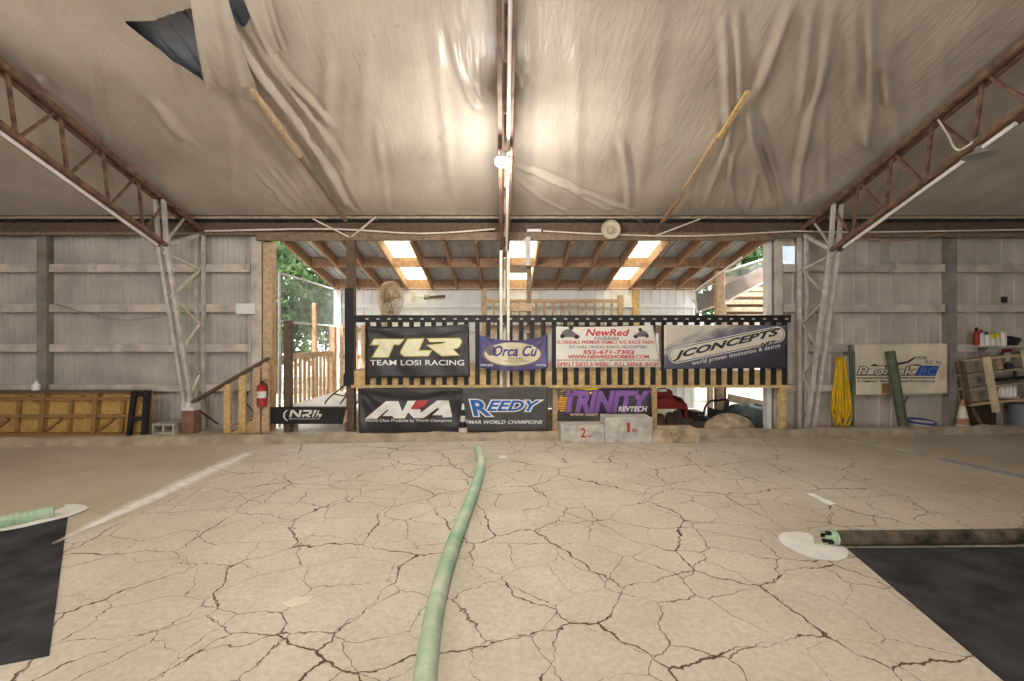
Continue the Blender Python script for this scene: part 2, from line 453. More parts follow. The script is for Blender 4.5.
# hanging drapes right of the middle
fold([(722, 0), (727, 60), (730, 150), (733, 212)], .05, .05)
fold([(736, 0), (740, 60), (737, 140)], .04, .03)
fold([(792, 0), (770, 60), (750, 110)], .06, .05)
fold([(745, 100), (758, 150), (772, 200)], .05, .07)
fold([(752, 110), (775, 170), (785, 205)], .04, .05)
fold([(735, 110), (722, 160), (700, 212)], .05, .05)
fold([(742, 130), (730, 170), (722, 212)], .035, .04)
fold([(832, 0), (826, 60), (812, 110), (800, 170), (797, 210)], .06, .055)
fold([(812, 0), (806, 70), (800, 120)], .05, .035)
fold([(868, 0), (872, 60), (870, 120), (868, 150)], .06, .06)
fold([(855, 0), (858, 80), (866, 140), (880, 160)], .045, .05)
fold([(880, 50), (890, 110)], .06, .05)
fold([(848, 20), (852, 100), (862, 140)], .04, .03)
fold([(700, 175), (690, 215)], .03, .04); fold([(712, 160), (706, 214)], .025, .03); fold([(760, 160), (748, 212)], .03, .03)
for k in range(9): fold([(690 + 14 * k, 196 + (k % 3) * 3), (694 + 14 * k + (k % 2) * 6, 216)], .025, .035)
# creases right of the centre beam
fold([(514, 165), (560, 182), (612, 212)], .05, .05); fold([(530, 168), (580, 190), (640, 213)], .04, .04)
fold([(513, 175), (545, 200), (570, 214)], .035, .03)
fold([(620, 130), (628, 175), (630, 214)], .06, .05)
fold([(514, 60), (525, 85)], .05, .07); fold([(512, 90), (528, 72)], .04, .05)
# creases left of the centre beam
fold([(447, 10), (458, 60), (472, 100), (492, 116)], .06, .06); fold([(462, 30), (472, 80), (490, 112)], .05, .05)
fold([(474, 40), (480, 90), (494, 108)], .04, .04)
fold([(490, 100), (460, 115), (420, 165)], .05, .03)
# long drape beside the left batten
fold([(212, 0), (262, 75), (310, 140), (355, 214)], .06, .09)
fold([(225, 0), (275, 70), (330, 140), (352, 180)], .05, .06)
fold([(238, 10), (290, 80), (340, 130)], .05, .05)
fold([(200, 30), (255, 90), (318, 175), (338, 214)], .05, .06)
for (a, c) in (((255, 170), (290, 206)), ((265, 165), (305, 210)), ((275, 165), (318, 213)), ((335, 170), (348, 212)), ((340, 165), (362, 212)), ((262, 185), (298, 214)), ((282, 160), (325, 214))):
    fold([a, c], .025, .04)
fold([(40, 75), (43, 90)], .05, .05); fold([(150, 95), (185, 140)], .09, .04)
fold([(375, 118), (388, 214)], .06, .03)
for k in range(14):
    x0 = 20 + 72 * k; fold([(x0 + rng.uniform(-20, 20), 5), (x0 + rng.uniform(-30, 30), 205)], rng.uniform(.05, .11), rng.uniform(.012, .028))

yf = np.concatenate([np.arange(-10.6, 4.2, .4), np.arange(4.2, 8.25, .034), [8.25]])
xf = np.arange(-12.9, 12.91, .04)
Xg, Yg = np.meshgrid(xf, yf)
base = np.where(Yg >= -1, 3.96 + SL * (8.33 - Yg), 3.96 + SL * (9.33 - (-1 - Yg)))
drop = np.zeros_like(Xg)
drop += .022 * (0.5 - 0.5 * np.cos(2 * np.pi * (8.25 - Yg) / 1.22))                    # sag between purlins
ph = .25 * np.sin(Yg * 1.7) + .2 * np.sin(Xg * .9)
drop += .012 * np.sin(Xg * 3.1 + ph * 4) * np.sin(Yg * .8 + .5) + .006 * np.sin(Xg * 9.3 + 3 * ph + Yg) 
# pulled up to the rafters at the frames and at the intermediate battens
for pts, w, h in FOLDS:
    P = [sheet_pt(*q) for q in pts]
    dd, u = seg_dist(Xg, Yg, P)
    w = w * .8; prof = np.exp(-(dd / w) ** 2) - .35 * np.exp(-((dd - 1.9 * w) / w) ** 2)
    end = np.minimum(1, np.minimum(u, 1 - u) * 5 + .0)
    drop += h * 1.15 * prof * end
drop *= np.clip((8.25 - Yg) / .15, 0, 1) * .9 + .1
Zg = base - drop
ny, nx = Xg.shape
V = np.stack([Xg, Yg, Zg], -1).reshape(-1, 3)
def pip(px, py, poly):
    ins = np.zeros(px.shape, bool); n = len(poly)
    for i in range(n):
        x1, y1 = poly[i]; x2, y2 = poly[(i + 1) % n]
        c = ((y1 > py) != (y2 > py)) & (px < (x2 - x1) * (py - y1) / (y2 - y1 + 1e-12) + x1)
        ins ^= c
    return ins
HOLES = [[(123, 22), (156, 20), (178, 12), (193, 7), (230, 14), (222, 60), (207, 83), (171, 57)],
         [(205, -14), (262, -16), (258, 8), (252, 16), (246, 23), (238, 24), (226, 12), (214, 0)]]
HP = [[sheet_pt(*q) for q in h] for h in HOLES]
idx = np.arange(ny * nx).reshape(ny, nx)
faces = np.stack([idx[:-1, :-1], idx[:-1, 1:], idx[1:, 1:], idx[1:, :-1]], -1).reshape(-1, 4)
cen = V[faces].mean(1); kill = np.zeros(len(faces), bool)
for h in HP: kill |= pip(cen[:, 0], cen[:, 1], h)
keepf = faces[~kill]; bord = np.intersect1d(np.unique(faces[kill]), np.unique(keepf))
for i in bord:                                                     # cut a clean torn edge
    best = None
    for h in HP:
        for k in range(len(h)):
            (ax, ay), (bx, by) = h[k], h[(k + 1) % len(h)]
            t = max(0, min(1, ((V[i, 0] - ax) * (bx - ax) + (V[i, 1] - ay) * (by - ay)) / ((bx - ax) ** 2 + (by - ay) ** 2)))
            q = (ax + t * (bx - ax), ay + t * (by - ay)); dd = math.hypot(V[i, 0] - q[0], V[i, 1] - q[1])
            if best is None or dd < best[0]: best = (dd, q)
    if best[0] < .08: V[i, 0], V[i, 1] = best[1]
used = np.unique(keepf); remap = -np.ones(len(V), int); remap[used] = np.arange(len(used))
me = bpy.data.meshes.new('ceiling'); me.from_pydata(V[used].tolist(), [], remap[keepf].tolist())
me.materials.append(M_SHEET); me.polygons.foreach_set('use_smooth', [True] * len(me.polygons))
ceil = bpy.data.objects.new('ceiling', me); COL.objects.link(ceil); struct(ceil); ceil['_w'] = (0, 0, 0)
# torn flaps hanging out of the hole
def flap(tl, tr, br, bl, drop, amp, nf, name):
    A = [Vector((*sheet_pt(*q), 0)) for q in (tl, tr, br, bl)]
    def fn(u, v):
        p = (A[0].lerp(A[1], u)).lerp(A[3].lerp(A[2], u), v)
        dz = drop * math.sin(math.pi * min(1, v * 1.0)) ** .8 + .03 + amp * (.5 + .5 * math.sin(u * nf * 6.28 + 2.2 * v + math.sin(u * 9))) * (.35 + .65 * v)
        p.z = zs(p.y) - dz; return p
    b = MB(); b.grid(fn, 60, 40); return b.build(name, M_SHEET, ceil, smooth='all', fixn=False)
flap((190, -6), (228, -6), (263, 100), (206, 83), .08, .045, 1.4, 'torn_flap')
flap((244, -4), (270, -8), (288, 44), (271, 52), .05, .03, 1.0, 'torn_flap')
# battens over the sheet half way between the frames
def batten(px0, py0, px1, py1, w=.05, m=W_PINE, dz=.1):
    (xa, ya), (xb, yb) = sheet_pt(px0, py0), sheet_pt(px1, py1)
    b = MB(); b.bar((xa, ya, zs(ya) - dz), (xb, yb, zs(yb) - dz), w, .05); return b.build('batten', m, ceil)
batten(252, 78, 300, 147, .05, W_PINE, .14); batten(299, 146, 346, 214, .05, W_HEAD, .13)
batten(748, 84, 719, 131, .05, W_YEL, .09); batten(683, 188, 662, 216, .06, W_RAFT, .11); batten(719, 131, 684, 186, .04, W_PINE, .045)

# ------------------------------------------------------------------ steel frames
def tpt(d, X): return Vector((X, d, 3.74 + SL * (8.47 - d)))
def make_frame(X, label, kd, kz, base_in, mcol, side):
    t = thing('steel_roof_frame', label, 'steel frame', (X, 8.47, 0), 'steel roof frames')
    sl2 = .339
    def bpt(d): return Vector((X, d, kz + sl2 * (kd - d)))
    W, G = .05, .065
    def pair(p, q, h, name, m):
        b = MB()
        for s in (-1, 1): b.bar(Vector(p) + Vector((s * G, 0, 0)), Vector(q) + Vector((s * G, 0, 0)), W, h)
        return b.build(name, m, t)
    knee = Vector((X, kd, kz)); top0 = tpt(8.47, X)
    pair((X, 8.47, .0), (X, 8.47, 3.72), .06, 'column_leg', mcol)
    pair((X, base_in, .0), knee, .06, 'column_leg', mcol)
    pair(knee, tpt(kd - .07, X) - Vector((0, 0, .02)), .06, 'column_leg', M_GREYST if side else M_RUST)
    pair(top0, tpt(-1, X), .07, 'rafter_chord', M_RUST)
    pair(knee, bpt(-1), .06, 'rafter_chord', M_RUST)
    def web(p, q, m, w=.035): 
        b = MB(); b.bar(p, q, w, w); b.build('web_bar', m, t)
    web(knee, top0 - Vector((0, 0, .05)), M_GREYST if side else M_RUST, .06)
    d = kd - .41
    while d > -.6:
        web(bpt(d), tpt(d - .1, X), M_RUST); web(bpt(d), tpt(d + .46, X), M_RUST, .03); d -= .62
    web(bpt(kd - .0), tpt(kd + .5, X) , M_GREYST if side else M_RUST, .03)
    # column lacing
    mlace = M_CREAMST if X < 1 else M_GIRT
    def inn(z): return Vector((X, base_in + (kd - base_in) * z / kz, z))
    zz = [3.17, 3.02, 2.45, 2.0, 1.5, 1.05, .6, .25]
    for i in range(len(zz) - 1):
        if i % 2 == 0: web(inn(zz[i]), Vector((X, 8.47, zz[i + 1])), mlace, .036)
        else: web(Vector((X, 8.47, zz[i])), inn(zz[i + 1]), mlace, .036)
    return t
fl = make_frame(-5.70, 'steel roof frame with the column footed in white and terracotta paint', 7.54, 3.28, 8.28, M_GREYST, True)
fm = make_frame(.03, 'central steel roof frame with the glowing lamp under it', 8.05, 3.32, 8.315, M_CREAMST, False)
fr = make_frame(5.64, 'steel roof frame whose leaning column stands by the yellow cords', 7.66, 3.22, 8.28, M_GREYST, True)
b = MB(); b.box(-5.82, -5.60, 8.14, 8.34, .42, .57); b.build('painted_band', M_WHITE, fl)
b = MB(); b.box(-5.815, -5.605, 8.145, 8.335, 0, .42); b.build('painted_foot', M_TERRA, fl)
# conduits clipped under the bottom chords
def conduit(X, kd, kz, d0, d1, label, dx, r=.022):
    b = MB(); b.tube([(X + dx, d0, kz + .339 * (kd - d0) - .055), (X + dx, d1, kz + .339 * (kd - d1) - .055)], r, 8)
    tag(b.build('conduit', M_PVC, smooth=True), label, 'conduit', 'white conduits under the roof frames')
conduit(-5.70, 7.54, 3.28, 2.0, 7.42, 'white conduit under the roof frame with the terracotta foot', .0, .026)
conduit(.03, 8.05, 3.32, 2.0, 8.0, 'white conduit running past the glowing lamp', .035)
conduit(5.64, 7.66, 3.22, 4.95, 7.45, 'white conduit under the roof frame carrying the unlit dish lamp', .0, .026)

# knee braces from the middle of the bays to the eave
def brace(p, q, label, m, w=.035):
    b = MB(); b.bar(p, q, w, .02); tag(b.build('eave_brace', m), label, 'brace', 'thin eave braces')
brace(at(313, 219, 8.2), at(349, 237, 8.34), 'pale brace reaching the tall half-black post from the siding side', M_CREAMST)
brace(at(376, 217, 8.2), at(351.5, 237, 8.34), 'pale brace reaching the tall half-black post from the skylight side', M_CREAMST)
brace(at(638, 219, 8.2), at(653, 236, 8.34), 'brown brace just beside the round horn speaker', M_RUST, .025)
brace(at(667, 213, 8.15), at(653, 236, 8.34), 'brown brace in the middle of three meeting over a skylight', M_RUST, .025)
brace(at(700, 219, 8.2), at(655, 236, 8.34), 'long low brace above the second skylight rafters', M_CREAMST, .025)
b = MB(); b.tube(smooth_path([at(205, 231, 8.3), at(330, 229, 8.3), at(420, 233.5, 8.3), at(495, 229, 8.3)]), .016, 8)
tag(b.build('eave_pipe', M_CREAMST, smooth=True), 'thin cream pipe sagging along the eave beam toward the white wall box', 'pipe')
b = MB(); b.tube(smooth_path([at(543, 231, 8.3), at(600, 234, 8.3), at(690, 236, 8.3), at(795, 231, 8.3)]), .014, 8)
tag(b.build('eave_pipe', M_CREAMST, smooth=True), 'thin cream pipe along the eave beam behind the horn speaker', 'pipe')
b = MB(); b.tube(smooth_path([at(795, 231, 8.3), at(870, 232, 8.3), at(1060, 229, 8.3)]), .014, 8)
tag(b.build('eave_pipe', M_CREAMST, smooth=True), 'thin cream pipe along the eave above the cream banner', 'pipe')
b = MB(); b.tube(smooth_path([at(845, 237, 8.35), at(900, 241, 8.35), at(945, 233, 8.35)]), .013, 6)
tag(b.build('hose', M_ORANGE, smooth=True), 'faded orange hose sagging under the eave above the cream banner', 'hose')
b = MB(); b.tube(smooth_path([at(55, 304, 8.45), at(120, 320, 8.45), at(188, 312, 8.45)]), .01, 6)
tag(b.build('cable', M_POST, smooth=True), 'grey cable sagging across the siding above the plywood ramps', 'cable')

# ------------------------------------------------------------------ lamps
t = thing('pendant_lamp', 'glowing round lamp hanging from the central roof frame', 'lamp', (.0, 5.55, 3.93))
em = bpy.data.materials.new('led_glow'); em.use_nodes = True
em.node_tree.nodes['Principled BSDF'].inputs['Emission Color'].default_value = (1, .97, .92, 1)
em.node_tree.nodes['Principled BSDF'].inputs['Emission Strength'].default_value = 90
LZ = 3.90
b = MB(); b.lathe((.0, 5.55, LZ), [(.02, -.06), (.075, -.045), (.10, -.01), (.10, .02)], 24); b.build('bulb', em, t, smooth=True)
b = MB(); b.lathe((.0, 5.55, LZ + .02), [(.105, 0), (.10, .03), (.05, .06), (.03, .12)], 24); b.build('housing', M_GREYST, t, smooth=True)
t = thing('pendant_lamp', 'unlit metal dish lamp hanging from the rusty roof frame', 'lamp', (5.64, 5.33, 3.8))
lx, ly, lz = 5.64, 5.33, ZC + (CY - 156) / F * 5.33
b = MB(); b.lathe((lx, ly, lz), [(.155, 0), (.15, .012), (.09, .045), (.04, .06)], 28); b.build('lamp_shade', M_GALV, t, smooth=True)
b = MB(); b.lathe((lx, ly, lz + .055), [(.05, 0), (.055, .05), (.03, .09), (.012, .1), (.012, .19)], 16); b.build('socket', M_POST, t, smooth=True)
b = MB(); b.tube(smooth_path([(lx, ly, lz + .22), at(958, 150, 5.35), at(948, 135, 5.6), at(937, 118, 5.85)]), .012, 6)
tag(b.build('lamp_cable', M_CREAMST, smooth=True), 'pale cord looping through the roof frame to the dish lamp', 'cord')

# round horn speaker under the eave and other small fittings
c = at(611, 229.5, 8.18)
t = thing('horn_speaker', 'round beige horn speaker hanging on the eave beam', 'speaker', c)
b = MB(); b.lathe(c, [(.06, .14), (.11, .1), (.168, .02), (.178, 0), (.168, -.012), (.15, .03), (.06, .05)], 32, (0, 1, 0)); b.build('horn', mat('beige_plastic', (200, 186, 164), .6, .06), t, smooth=True)
b = MB(); b.lathe(c, [(.075, .05), (.07, -.005), (.03, -.02)], 24, (0, 1, 0)); b.build('horn_centre', mat('beige_plastic_dark', (176, 160, 138), .6, .06), t, smooth=True)
b = MB(); b.bar(c + Vector((0, .14, 0)), c + Vector((0, .2, .06)), .04, .04); b.build('bracket', M_POST, t)
c = at(528, 250, 8.3)
t = thing('hanging_panel', 'narrow pale panel hanging below the eave by the central frame', 'panel', (c.x, c.y, c.z - .28))  # plain pale board hung below the eave
b = MB(); b.box(c.x - .045, c.x + .045, c.y - .02, c.y + .02, c.z - .29, c.z + .24); b.build('panel', mat('pale_grey_panel', (196, 188, 180), .6, .06), t, bevel=.01)
b = MB(); b.box(c.x - .08, c.x - .05, c.y - .03, c.y + .02, c.z + .1, c.z + .2); b.build('hook', M_GREYST, t)
c = at(534, 231, 8.33)
b = MB(); b.box(c.x - .13, c.x + .13, c.y - .04, c.y + .025, c.z - .025, c.z + .03); b.box(c.x - .1, c.x + .1, c.y - .055, c.y - .04, c.z - .012, c.z + .015)
tag(b.build('tube_light', M_WHITE, bevel=.008), 'short white light fitting on the eave beam above the hanging panel', 'light fitting')

# ------------------------------------------------------------------ lean-to behind the opening
RX = [(p - CX) / F * D for p in (279, 310, 339.5, 375, 409, 442, 475, 507.5, 540.5, 573.7, 606.7, 639.5, 672, 704.8, 736, 768)]
def zr(d): return 3.55 - .213 * (d - D)            # underside of the rafters
b = MB(); v = []; f = []
def leanto_strip(xa, xb):
    xs = []; x = xa
    while x < xb - .02:
        xs += [(x, 0), (min(x + .275, xb), 0), (min(x + .285, xb), .02), (min(x + .3, xb), .02)]; x += .305
    xs.append((xb, 0)); o = len(b.v); vv = []
    for xx, dz in xs:
        for d in (8.46, 11.5): vv.append((xx, d, zr(d) + .225 + dz))
    ff = [(2 * i, 2 * i + 2, 2 * i + 3, 2 * i + 1) for i in range(len(xs) - 1)]
    b.add(vv, ff)
leanto_strip(RX[0] - .06, RX[3]); leanto_strip(RX[4], RX[7]); leanto_strip(RX[8], RX[11]); leanto_strip(RX[12], 5.02)
rl = struct(b.build('roof_lean_to', M_ROOF2, fixn=False))
for x in RX:
    b = MB(); b.prism([(x - .021, 8.46, zr(8.46)), (x - .021, 11.2, zr(11.2)), (x - .021, 11.2, zr(11.2) + .22), (x - .021, 8.46, zr(8.46) + .22)], (.042, 0, 0))
    b.build('rafter', W_RAFT, rl)
for i in range(len(RX) - 1):
    for d in (9.68, 11.02):
        b = MB(); b.box(RX[i] + .022, RX[i + 1] - .022, d, d + .04, zr(d) + .003, zr(d) + .212); b.build('blocking', W_RAFT, rl)
for n, i in ((1, 3), (2, 7), (3, 11)):
    b = MB(); vv = []
    b.grid(lambda u, v: (RX[i] + (RX[i + 1] - RX[i]) * u, 8.46 + 3.04 * v, zr(8.46 + 3.04 * v) + .227 + .006 * math.sin(u * 40)), 24, 2)
    struct(b.build('window_%d' % n, M_SKY, fixn=False))
b = MB(); b.box(-4.2, 4.8, 11.07, 11.13, zr(11.1) - .02, zr(11.1) + .0)
b.build('header', W_RAFT, rl)
b = MB(); b.add(*corrugated(-4.06, 4.78, 0, 3.0, 11.2, .2, .018, .03))
wf = struct(b.build('wall_far', M_FARW, fixn=False))
b = MB(); b.box(-4.12, -4.0, 11.1, 11.22, 0, 2.96); b.build('corner_post', M_FARW, wf)
b = MB(); b.box(-3.0, -2.9, 11.08, 11.2, 0, 2.96); b.build('post', W_PINE, wf)
b = MB(); b.box(3.2, 3.36, 11.08, 11.2, 0, 2.96); b.build('post', W_YEL, wf)
for z in (2.55, 1.95):
    b = MB(); b.box(-4.0, 4.78, 11.13, 11.185, z - .05, z + .05); b.build('girt', M_FARW, wf)

# ------------------------------------------------------------------ drivers' stand
t = thing('raised_deck', 'raised wooden viewing deck with a black slatted railing', 'deck', (1.2, 9.5, 0))
b = MB(); b.box(-2.87, 5.0, 8.38, 10.9, 1.09, 1.13); b.build('deck_floor', W_GREY, t)
b = MB(); b.box(-2.80, 5.30, 8.335, 8.375, .87, 1.13); b.build('rim_joist', W_YEL, t)
b = MB(); b.box(-2.80, 5.30, 8.29, 8.40, .82, .868); b.build('ledge', W_YEL, t)
for x in np.arange(-2.6, 5.0, .8):
    b = MB(); b.box(x - .02, x + .02, 8.40, 10.88, .9, 1.088); b.build('joist', W_DARK, t)
for px in (653, 781.5):
    x = (px - CX) / F * 8.36
    b = MB(); b.box(x - .055, x + .055, 8.30, 8.41, 0, .82); b.build('leg', W_YEL, t, bevel=.006)
for x in (-2.7, .95, 4.9):
    b = MB(); b.box(x - .05, x + .05, 10.6, 10.7, 0, 1.088); b.build('leg', W_GREY, t)
b = MB(); b.box(.93, 1.02, 8.42, 8.52, 0, 1.088); b.build('leg', W_PINE, t)
b = MB(); b.box(-2.87, 5.29, 8.262, 8.294, 2.025, 2.135); b.box(-2.87, 5.29, 8.25, 8.40, 2.135, 2.155)
tr_ = b.build('top_rail', M_BLACK, t)
BX = [(367.7 + 10.97 * k - CX) / F * 8.315 for k in range(39)]
for x in BX:
    b = MB(); b.box(x - .042, x + .042, 8.296, 8.334, .872, 2.13); bo = b.build('baluster', M_BLACK, t)
    b = MB(); b.box(x - .025, x + .03, 8.252, 8.262, 2.075, 2.10); b.build('bolt', M_GREYST, bo)
b = MB(); b.box(-2.85, -2.76, 8.296, 8.334, .872, 2.13); b.build('baluster', M_BLACK, t)
b = MB(); b.box(-.3, 4.1, 8.48, 8.52, 1.83, 1.98); b.build('inner_rail', W_PINE, t)
for x in np.arange(-.3, 4.2, 1.1):
    b = MB(); b.box(x - .03, x + .03, 8.52, 8.58, 1.13, 1.98); b.build('rail_post', W_PINE, t)
# rear railing of the deck
b = MB(); b.box(-.45, 2.85, 10.62, 10.72, 2.58, 2.66); b.build('rear_rail', W_PINE, t)
for i in range(17):
    x = -.42 + i * .2; b = MB(); b.box(x - .025, x + .025, 10.66, 10.70, 1.131, 2.58); b.build('rear_picket', W_PINE, t)
b = MB(); b.box(2.72, 2.84, 10.6, 10.72, 1.131, 2.76); b.build('rear_post', W_PINE, t)
b = MB(); b.box(-.5, -.38, 10.6, 10.72, 1.131, 2.9); b.build('rear_post', W_PINE, t)

t = thing('support_post', 'tall square wooden post painted black half way up beside the deck', 'post', (-2.87, 8.33, 0))
x = (350.5 - CX) / F * 8.36
b = MB(); b.box(x - .075, x + .075, 8.345, 8.46, 0, 3.56); b.build('shaft', W_DARK, t)
x0 = (354 - CX) / F * 8.3
b = MB(); b.box(x - .1, x + .06, 8.335, 8.345, 1.0, 2.66); b.box(x - .1, x - .076, 8.345, 8.46, 1.0, 2.66); b.build('black_boarding', M_BLACK, t)
b = MB(); b.box(x - .11, x + .07, 8.30, 8.334, .85, 1.08); b.build('black_bracket', M_BLACK, t)

# wooden frame standing behind the railing
t = thing('timing_window_frame', 'open wooden box frame standing above the black railing', 'wooden frame', (.3, 8.5, 1.13))
xa, xb = .05, .535
zt, zb = ZC + (CY - 265) / F * 8.45, ZC + (CY - 311) / F * 8.45
b = MB(); b.box(xa, xb, 8.45, 8.6, zt - .13, zt); b.build('head_board', W_HEAD, t)
b = MB(); b.box(xa, xb, 8.45, 8.6, zb, zb + .14); b.build('sill_board', W_PINE, t)
b = MB(); b.box(xb - .08, xb, 8.45, 8.6, zb + .14, zt - .13); b.build('side_board', W_HEAD, t)
b = MB(); b.box(xa, xa + .08, 8.45, 8.6, zb + .14, zt - .13); b.build('side_board', W_HEAD, t)
for xx in (xa, xb - .07):
    b = MB(); b.box(xx, xx + .07, 8.53, 8.6, 1.131, zb); b.build('leg', W_HEAD, t)

# fans behind the railing
c = at(391, 299, 9.3)
t = thing('pedestal_fan', 'round caged fan on a pole behind the railing, seen from its side', 'fan', (c.x, c.y, 1.13))
ax = Vector((.92, -.4, 0)).normalized()
b = MB(); R_ = .36
u_ = Vector((0, 0, 1)); w_ = ax.cross(u_)
def ring(b, r, off, tr=.007): b.tube([c + ax * off + (u_ * math.sin(a) + w_ * math.cos(a)) * r for a in np.linspace(0, 2 * math.pi, 33)], tr, 6, caps=False)
for r, off in ((R_, 0), (R_ * .98, .05), (R_ * .7, .08), (R_ * .35, .1), (R_ * .98, -.05), (R_ * .7, -.09), (R_ * .35, -.11)): ring(b, r, off)
for a in np.linspace(0, 2 * math.pi, 37)[:-1]:
    e = u_ * math.sin(a) + w_ * math.cos(a)
    b.tube([c + ax * .1 + e * .05, c + ax * .08 + e * R_ * .7, c + ax * .04 + e * R_, c - ax * .04 + e * R_, c - ax * .09 + e * R_ * .7, c - ax * .11 + e * .05], .004, 4, caps=False)
b.build('cage', mat('fan_cage', (190, 170, 140), .5, .1), t, smooth=True)
for k in range(3):
    a0 = k * 2.094 + .5; b = MB()
    def bl(u, v, a0=a0):
        a = a0 + (u - .5) * .9; r = .06 + v * .26; e = u_ * math.sin(a) + w_ * math.cos(a)
        return c + e * r + ax * (.05 * (u - .5))
    b.grid(bl, 6, 6); b.build('blade', mat('fan_blade', (150, 124, 96), .5, .1), t, smooth='all')
b = MB(); b.lathe(c - ax * .22, [(.05, 0), (.075, .02), (.075, .18), (.04, .22), (.04, .27)], 18, ax); b.build('motor', mat('fan_motor', (112, 84, 64), .5, .1), t, smooth=True)
b = MB(); b.tube([c - ax * .1 - u_ * .02, Vector((c.x - ax.x * .1, c.y - ax.y * .1, 1.15))], .022, 10); b.build('pole', M_GREYST, t, smooth=True)
b = MB(); b.lathe((c.x - ax.x * .1, c.y - ax.y * .1, 1.13), [(.24, 0), (.24, .02), (.06, .05)], 24); b.build('base', M_POST, t, smooth=True)
c = at(424, 297.5, 11.0)
t = thing('wall_fan', 'small bare bladed fan on the far white wall', 'fan', c)
b = MB(); b.lathe(c, [(.05, 0), (.06, .03), (.05, .14)], 16, (1, 0, .1)); b.build('motor', M_POST, t, smooth=True)
b = MB(); b.bar(c + Vector((.1, 0, 0)), c + Vector((.52, 0, .03)), .02, .07); b.build('blade', W_DARK, t)
b = MB(); b.bar(c + Vector((-.02, 0, 0)), c + Vector((-.26, .04, .02)), .03, .03); b.bar(c + Vector((-.26, .02, -.1)), c + Vector((-.26, .02, .12)), .06, .06); b.build('bracket', M_GREYST, t)

# ------------------------------------------------------------------ banners
def tri_refine(V2, Fc, maxlen):
    bm = bmesh.new(); vs = [bm.verts.new((x, y, 0)) for x, y in V2]
    for q in Fc:
        try: bm.faces.new([vs[i] for i in q])
        except ValueError: pass
    bm.normal_update(); bmesh.ops.triangulate(bm, faces=bm.faces)
    for _ in range(4):
        es = [e for e in bm.edges if e.calc_length() > maxlen]
        if not es: break
        bmesh.ops.subdivide_edges(bm, edges=es, cuts=1); bmesh.ops.triangulate(bm, faces=bm.faces)
    bm.verts.ensure_lookup_table(); bm.verts.index_update()
    r = [(v.co.x, v.co.y) for v in bm.verts], [tuple(v.index for v in f.verts) for f in bm.faces]
    bm.free(); return r
def text2d(body, offset=0.0, shear=0.0, space=1.0):
    cu = bpy.data.curves.new('txt', 'FONT'); cu.body = body; cu.offset = offset; cu.shear = shear; cu.space_character = space; cu.resolution_u = 3
    ob = bpy.data.objects.new('txt', cu); COL.objects.link(ob)
    dg = bpy.context.evaluated_depsgraph_get(); dg.update()
    me = bpy.data.meshes.new_from_object(ob.evaluated_get(dg))
    V2 = [(v.co.x, v.co.y) for v in me.vertices]; Fc = [tuple(p.vertices) for p in me.polygons]
    bpy.data.objects.remove(ob); bpy.data.curves.remove(cu); bpy.data.meshes.remove(me)
    return V2, Fc
FACE = {}
def flatmat(name, rgb, rough=.55):
    return mat(name, rgb, rough=rough, var=.05, scale=8)
